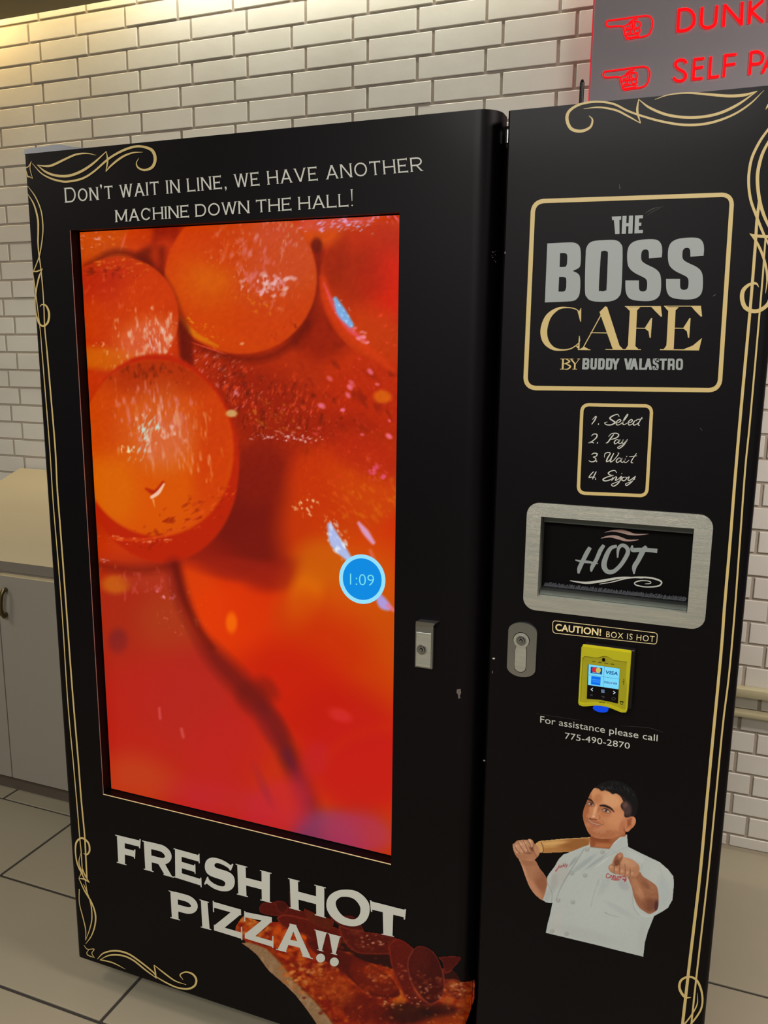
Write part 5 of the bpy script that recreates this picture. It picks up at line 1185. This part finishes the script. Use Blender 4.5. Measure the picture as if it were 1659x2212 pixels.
    for pts in ([(1064,1022),(1088,1022),(1104,1035)], [(1078,1040),(1098,1062)], [(1100,1038),(1088,1064)], [(1068,1046),(1104,1050)]): p.line(f(pts), 2.2, red, .85, 1.2)
    # neck
    k = po([(766,630),(900,640),(1095,590),(1100,640),(1035,650),(985,696),(948,756),(850,748),(765,738),(758,700)], (168,98,58), smooth=False)
    bl(880,665,150,34,4,(128,66,36),.75,.9,k); bl(1000,640,60,60,-30,(176,108,66),.7,.9,k); bl(790,710,24,30,0,(130,70,40),.6,.9,k); bl(880,725,70,18,0,(186,116,74),.6,.9,k)
    # face
    k = po([(812,178),(770,222),(742,280),(722,330),(700,385),(692,440),(700,500),(722,560),(740,600),(772,636),(830,658),(900,664),(980,655),(1060,622),(1096,592),(1108,530),(1100,440),(1090,360),(1070,300),(1040,255),(980,222),(880,196)], (198,132,88), smooth=True); FK = k
    bl(960,300,110,70,20,(226,166,116),.75,1,k); bl(800,230,50,50,-40,(214,150,100),.7,.9,k); bl(745,300,30,80,10,(150,84,48),.6,.9,k); bl(840,280,40,40,0,(176,110,68),.5,1,k)
    bl(720,420,34,100,0,(160,88,50),.7,.9,k); bl(1010,470,90,80,0,(214,146,102),.75,1,k); bl(900,430,60,30,20,(184,112,74),.4,1,k); bl(760,590,50,50,40,(168,98,62),.6,.9,k); bl(900,620,140,40,0,(170,102,66),.65,.9,k); bl(1070,560,34,80,10,(180,110,74),.7,.9,k); bl(850,585,60,26,5,(200,134,96),.6,.9,k)
    bl(745,460,22,34,10,(204,138,98),.6,.9,k)
    # nose
    bl(812,410,38,70,12,(204,138,94),.75,.8,k); bl(808,400,14,60,14,(232,178,132),.7,.9,k); bl(800,460,40,22,0,(206,136,96),.7,.8,k); bl(795,452,16,12,0,(236,186,144),.7,.9,k); ln([(845,440),(856,465),(840,482)], [4,7,3], (140,76,48), .7, 1.5); bl(786,480,30,8,0,(116,60,40),.75,.8,k); bl(762,472,10,7,0,(96,46,32),.7,.8,k); bl(818,484,12,6,0,(96,46,32),.7,.8,k); bl(848,380,12,40,20,(160,94,60),.5,.9,k)
    # eyes
    bl(768,335,40,26,15,(146,84,60),.7,.9,k); bl(912,392,52,28,18,(156,94,64),.7,.9,k)
    bl(770,337,28,9,18,(206,190,180),.8,.6,k); bl(772,337,11,10,0,(58,34,30),.95,.5); ln([(742,326),(768,322),(798,345)], [4,7,4], (44,24,20), .9, 1.1); ln([(745,346),(770,352),(796,352)], 3, (110,60,46), .7, 1.2)
    bl(915,400,34,11,20,(200,182,168),.8,.6,k); bl(912,398,13,12,0,(50,30,26),.95,.5); bl(908,394,3,3,0,(240,230,220),.8,.6); ln([(878,388),(905,378),(935,392),(960,418)], [4,8,7,4], (36,20,18), .95, 1.1); ln([(884,404),(910,418),(948,422)], 3, (110,62,46), .7, 1.2); ln([(870,430),(910,446),(950,440)], 5, (168,104,72), .5, 2)
    ln([(732,284),(750,290),(776,304),(794,328)], [12,17,16,7], (38,24,22), .95, 1.4); ln([(858,350),(890,350),(930,362),(966,384),(990,412)], [13,22,22,17,6], (36,22,20), .95, 1.4)
    # smile
    bl(810,512,64,20,12,(160,84,60),.6,.9,k); ln([(735,462),(752,492),(790,520),(840,532),(884,528)], [4,9,12,10,3], (110,52,40), .85, 1.4); ln([(748,480),(762,500),(795,519),(835,528),(868,529)], [4,7,8,7,3], (214,184,156), .9, 1.3); ln([(752,512),(780,538),(830,550),(865,542)], [5,11,12,4], (172,92,74), .8, 1.8)
    ln([(862,486),(890,510),(896,540)], [3,6,3], (150,86,58), .55, 2); ln([(720,440),(728,480),(745,510)], [3,6,3], (146,82,54), .5, 2); ln([(780,556),(820,566),(850,560)], 6, (150,86,58), .45, 2.5)
    # stubble
    n = vnoise(X, Y, 2.2, 8); m_ = np.clip((V-560)/60, 0, 1)*FK*np.clip((n-.5)*2, 0, 1)*.18; p.mix(m_, (90,56,40), False)
    # ear
    k = po([(1100,470),(1130,450),(1165,448),(1192,470),(1196,510),(1180,545),(1150,575),(1120,600),(1096,590),(1092,540)], (196,124,82)); bl(1140,505,26,40,20,(146,78,48),.7,.8,k); bl(1170,490,14,44,15,(216,146,102),.7,.8,k); ln([(1110,480),(1128,500),(1122,540),(1108,560)], [4,8,7,4], (128,66,42), .7, 1.6); bl(1118,578,18,16,0,(206,132,92),.7,.8,k); ln([(1082,560),(1086,590),(1100,605)], [5,9,4], (110,58,38), .7, 1.8)
    # hair
    k = po([(808,180),(835,150),(870,132),(905,120),(955,108),(1010,112),(1062,124),(1110,150),(1150,182),(1188,226),(1212,284),(1220,340),(1208,400),(1190,450),(1150,452),(1112,462),(1086,452),(1084,410),(1060,378),(1052,350),(1066,322),(1090,304),(1060,262),(1010,236),(975,242),(945,222),(905,206),(870,212),(845,192)], (13,12,16), soft=2.2)
    bl(1110,385,44,70,-8,(92,66,62),.75,.9,k); bl(1090,340,26,30,0,(120,84,70),.6,.9,k); bl(1075,290,30,20,40,(70,50,46),.5,.9,k)
    rs_ = np.random.RandomState(9)
    for _ in range(70):
        x = rs_.uniform(860, 1190); y = 128+((x-960)/250)**2*90+rs_.uniform(0, 70); L = rs_.uniform(14, 30); a = math.radians(rs_.uniform(20, 100))
        c = rs_.choice([52, 70, 8, 6, 84]); ln([(x, y), (x+L*math.cos(a)*.6, y+L*math.sin(a)*.8)], [5, 2], (c, c+1, c+5), .6, 1.0, None if c < 20 else k)
    for _ in range(40):
        x = rs_.uniform(850, 1216); y = 124+((x-960)/250)**2*100; ln([(x, y+14), (x+rs_.uniform(-6, 22), y-rs_.uniform(4, 20))], [7, 2], (12,11,14), .9, 1.0, None, True)
    # right sleeve cuff behind the forearm
    k = po([(1168,1180),(1166,1240),(1185,1310),(1225,1362),(1270,1392),(1330,1398),(1385,1385),(1412,1345),(1412,1170),(1380,1100),(1250,1080)], (184,190,180), soft=1.5, smooth=False)
    ln([(1170,1200),(1180,1290),(1230,1362),(1290,1394),(1370,1388)], [4,6,6,6,4], (204,208,200), .7, 2); ln([(1165,1180),(1166,1250),(1180,1320),(1225,1380)], [3,5,5,3], (136,140,134), .6, 2.5)
    # forearm
    k = po([(1120,1000),(1225,975),(1262,1018),(1330,1062),(1384,1104),(1405,1160),(1410,1250),(1400,1322),(1370,1352),(1325,1372),(1280,1352),(1225,1310),(1190,1250),(1170,1190),(1155,1120),(1130,1055)], (160,104,72))
    bl(1200,1120,36,110,-22,(190,134,98),.7,.9,k); bl(1310,1110,70,40,35,(176,120,86),.6,1,k); bl(1290,1100,50,26,50,(112,70,48),.5,1,k); bl(1330,1290,70,60,20,(112,66,46),.75,.9,k); bl(1390,1300,20,60,0,(70,36,44),.8,.9,k); bl(1250,1260,50,70,-30,(150,96,66),.6,1,k); bl(1240,1180,30,60,-20,(196,140,104),.5,1,k)
    m_ = np.clip((vnoise(X+Y, Y-X*.4, 2.4, 12)-.5)*2, 0, 1)*k*.2; p.mix(m_, (84,50,34), False)
    # pointing hand
    k = po([(965,900),(985,850),(1010,815),(1045,792),(1072,806),(1082,836),(1130,848),(1170,866),(1212,900),(1230,932),(1224,985),(1195,1020),(1150,1026),(1100,1020),(1060,1008),(1020,998),(985,990),(948,966),(934,935),(945,912)], (182,128,92))
    bl(1080,870,50,40,20,(206,154,114),.7,.9,k); bl(1150,900,50,46,20,(204,152,114),.6,.9,k); bl(1190,970,36,40,0,(176,122,88),.6,.9,k)
    kk = bl(1028,856,34,64,26,(146,92,64),.98,.35,k); bl(1048,812,22,26,20,(186,128,96),.8,.7,k); bl(1014,890,26,30,20,(104,60,42),.7,.8,k); bl(1040,830,14,20,20,(206,146,118),.5,.9,k)
    for cx_, cy_, rx_, ry_ in ((965,938,30,32),(1012,962,32,30),(1066,978,32,34),(1118,992,28,32),(1162,1000,24,28)):
        bl(cx_, cy_, rx_, ry_, 0, (182,128,94), .8, .5, k); bl(cx_-4, cy_-10, rx_*.5, ry_*.45, 0, (212,164,126), .6, .8, k)
    for pts in ([(990,910),(992,950),(985,985)], [(1040,900),(1042,950),(1038,998)], [(1090,900),(1095,960),(1090,1012)], [(1140,930),(1142,980),(1138,1020)], [(960,905),(1000,915),(1050,900)]): ln(pts, [3,6,4], (96,56,40), .65, 1.8)
    ln([(948,968),(1000,995),(1060,1012),(1120,1026),(1180,1024)], [5,9,10,9,5], (92,52,38), .55, 2.5, k)
    p.C *= .98+.025*vnoise(X, Y, 2, 10)[..., None]
    p.C = np.clip(p.C*np.array([.985, 1.0, 1.04]), 0, 255)
    A = p.A.copy()
    return X, Y, p.C, A
X_, Y_, C_, A_ = paint_chef()
grid_mesh('chef_print', X_, Y_, C_, A_, lambda a, b: on_front(a, b, .0005), M['print'], vm, .5, 'printed cut-out of a smiling person in a white chef jacket pointing, rolling pin on shoulder')

# chips and scratches -----------------------------------------------------
chip = mat('bare_metal_chip', (196,188,180), .5)
Dec().poly(ell(1066.5, 1422.5, 2.9, 1.7, 0, 12)).build('paint_chip', chip, vm)
Dec().poly([(987,1489),(995,1488),(996,1497),(993,1503),(995,1508),(990,1509),(989,1500),(986,1496)]).build('paint_chip', mat('scuffed_metal', (96,88,84), .5), vm)
d = Dec(); rs = random.Random(7)
for _ in range(9): x, y = 1062+rs.uniform(0,14), 541+rs.uniform(0,26); d.poly(ell(x, y, rs.uniform(.6,1.4), rs.uniform(.6,1.6), 0, 8))
dc = mat('dull_chip', (120,110,102), .6); o = d.build('paint_chip', dc, vm); o['kind'] = 'stuff'
Dec().poly(ell(1091, 546, 1.2, 2.6, 0, 8)).build('paint_chip', dc, vm)
pk = mat('pink_chip', (110,98,96), .6)
Dec().poly(ell(1046, 1643, 2.6, 1.8, 20, 10)).build('paint_chip', pk, vm); Dec().poly(ell(1064, 1452, .9, 3, 0, 8)).build('paint_chip', pk, vm)
sg_, sf_ = mat('scratch_grey', (66,60,58), .6), mat('faint_scratch', (44,38,42), .5)
for pts, w, m_ in (([(1392,462),(1408,452),(1425,447)], [.5,1.6,.5], sg_), ([(1398,466),(1412,456),(1434,445)], [.4,1.0,.4], sg_), ([(1540,640),(1546,636)], [1,2], sg_), ([(1338,398),(1339,408)], [1,2.2], sg_),
                   ([(1512,924),(1517,930)], 1.4, sf_), ([(1158,1541),(1200,1548),(1255,1556)], [.4,.8,.4], sf_), ([(1340,1568),(1400,1572),(1432,1582)], [.4,.9,.6], sf_)):
    Dec().stroke(pts, w).build('scratch', m_, vm)

# thing lying on top of the machine --------------------------------------
pl_ = MB(); xa = DL+.002
zs = [(xa, .009), (xa+.02, .0105), (xa+.05, .0105), (xa+.07, .0125), (xa+.09, .0115), (xa+.12, .005), (xa+.15, .001)]
n = len(zs); V_ = []
for yy, k in ((.004, 1), (.02, 1.12), (.16, 1.1), (.2, .9)):
    V_ += [(x, yy, ZT+.0006+h*k) for x, h in zs]
V_ += [(x, .002, ZT+.0004) for x, h in zs]+[(x, .205, ZT+.0004) for x, h in zs]
fs = []
for a, b in ((4,0),(0,1),(1,2),(2,3),(3,5)):
    for i in range(n-1): fs.append((a*n+i, a*n+i+1, b*n+i+1, b*n+i))
fs += [tuple([4*n, 0, n, 2*n, 3*n, 5*n]), tuple([5*n-1, n-1, 2*n-1, 3*n-1, 4*n-1, 6*n-1])]
pl_.add(V_, fs)
tag(pl_.build('plastic_sheet', M['grey'], smooth=True), 'pale grey folded plastic sheet lying on the top left corner of the black machine', 'sheet')

# ------------------------------------------------------------------ lit wayfinding sign
YSG = YW-.075
xl = float((px2w(1281, 0, YSG)[0]+px2w(1271, 215, YSG)[0])/2)
sg = empty('direction_sign', (xl+1.0, YW, 2.0), 'grey wall sign with glowing red pointing hands and letters above the black machine', 'sign')
MB().box((xl+.0035, YSG, 2.0), (xl+2.0, YW-.004, 3.0), .002).build('sign_box', M['signface'], sg)
MB().box((xl, YSG+.001, 2.002), (xl+.0035, YW-.02, 2.998)).build('lit_edge', M['redglow'], sg, 'glowing red side edge')
def sgn(f, ys): return Dec(Y=ys)
s5 = zz(1240, 0, 3.959)
def hand(dx, dy, name):
    d = Dec(Y=YSG-.004)
    F5 = lambda pts: s5([(x+dx, y+dy) for x, y in pts])
    d.stroke(F5([(300,175),(400,163),(500,148),(600,136),(645,140),(668,170),(670,215),(655,270),(630,300),(580,315),(520,322),(455,332),(440,310),(428,272),(420,230),(380,222),(300,228),(275,210),(280,188)]), 13/3.959, closed=True, n=6)
    d.stroke(F5([(545,160),(500,170),(470,200),(490,190),(530,180)]), 11/3.959); d.stroke(F5([(490,180),(500,230),(480,270),(495,290)]), 13/3.959)
    d.stroke(F5([(425,225),(470,205),(478,232),(440,240)]), 10/3.959); d.stroke(F5([(432,268),(470,250),(478,278),(445,285)]), 10/3.959)
    d.stroke(F5([(530,185),(560,190),(565,220),(540,240),(515,225),(518,200)]), 12/3.959, closed=True); d.stroke(F5([(540,240),(562,250),(558,275),(530,280),(515,262)]), 12/3.959, closed=True)
    d.stroke(F5([(450,300),(500,292),(550,290),(552,305),(500,315),(455,318)]), 9/3.959, closed=True); d.stroke(F5([(440,255),(480,250),(520,245)]), 9/3.959)
    d.build('hand_symbol', M['red'], sg)
hand(0, 0, 0); hand(-25, 435, 1)
def sletter(strokes, w=27):
    d = Dec(Y=YSG-.004)
    for pts, sm in strokes: d.stroke(s5(pts), w/3.959, smooth=sm, n=6)
    d.build('sign_letter', M['red'], sg)
sletter([([(888,275),(898,78)], 0), ([(886,88),(950,78),(1000,95),(1028,150),(1015,215),(960,255),(880,266)], 1)])
sletter([([(1098,60),(1088,170),(1095,215),(1125,236),(1165,232),(1200,210),(1212,170),(1222,45)], 1)])
sletter([([(1278,228),(1290,35)], 0), ([(1290,42),(1432,205)], 0), ([(1430,215),(1440,15)], 0)])
sletter([([(1497,205),(1510,5)], 0), ([(1620,0),(1512,95),(1620,190)], 0)])
sletter([([(1665,185),(1676,-20)], 0)])
sletter([([(1730,178),(1742,-25)], 0), ([(1742,-20),(1880,155)], 0), ([(1880,160),(1892,-45)], 0)])
sletter([([(962,540),(940,515),(905,512),(875,530),(870,562),(895,590),(935,612),(955,645),(940,680),(905,692),(870,685),(852,660)], 1)], 25)
sletter([([(1115,498),(1025,508)], 0), ([(1018,688),(1032,497)], 0), ([(1018,585),(1105,572)], 0), ([(1008,678),(1100,668)], 0)], 24)
sletter([([(1158,672),(1170,482)], 0), ([(1150,664),(1240,652)], 0)], 24)
sletter([([(1280,660),(1296,465)], 0), ([(1288,474),(1390,464)], 0), ([(1286,558),(1382,545)], 0)], 24)
sletter([([(1502,640),(1516,442)], 0), ([(1510,450),(1570,442),(1610,465),(1615,505),(1590,540),(1510,550)], 1)], 25)
sletter([([(1610,628),(1705,420)], 0), ([(1705,420),(1770,605)], 0), ([(1650,560),(1745,548)], 0)], 24)
sletter([([(1820,600),(1834,405)], 0), ([(1826,414),(1885,405),(1915,430),(1905,480),(1826,505)], 1), ([(1860,500),(1925,585)], 0)], 24)
print('objects', len(bpy.data.objects))
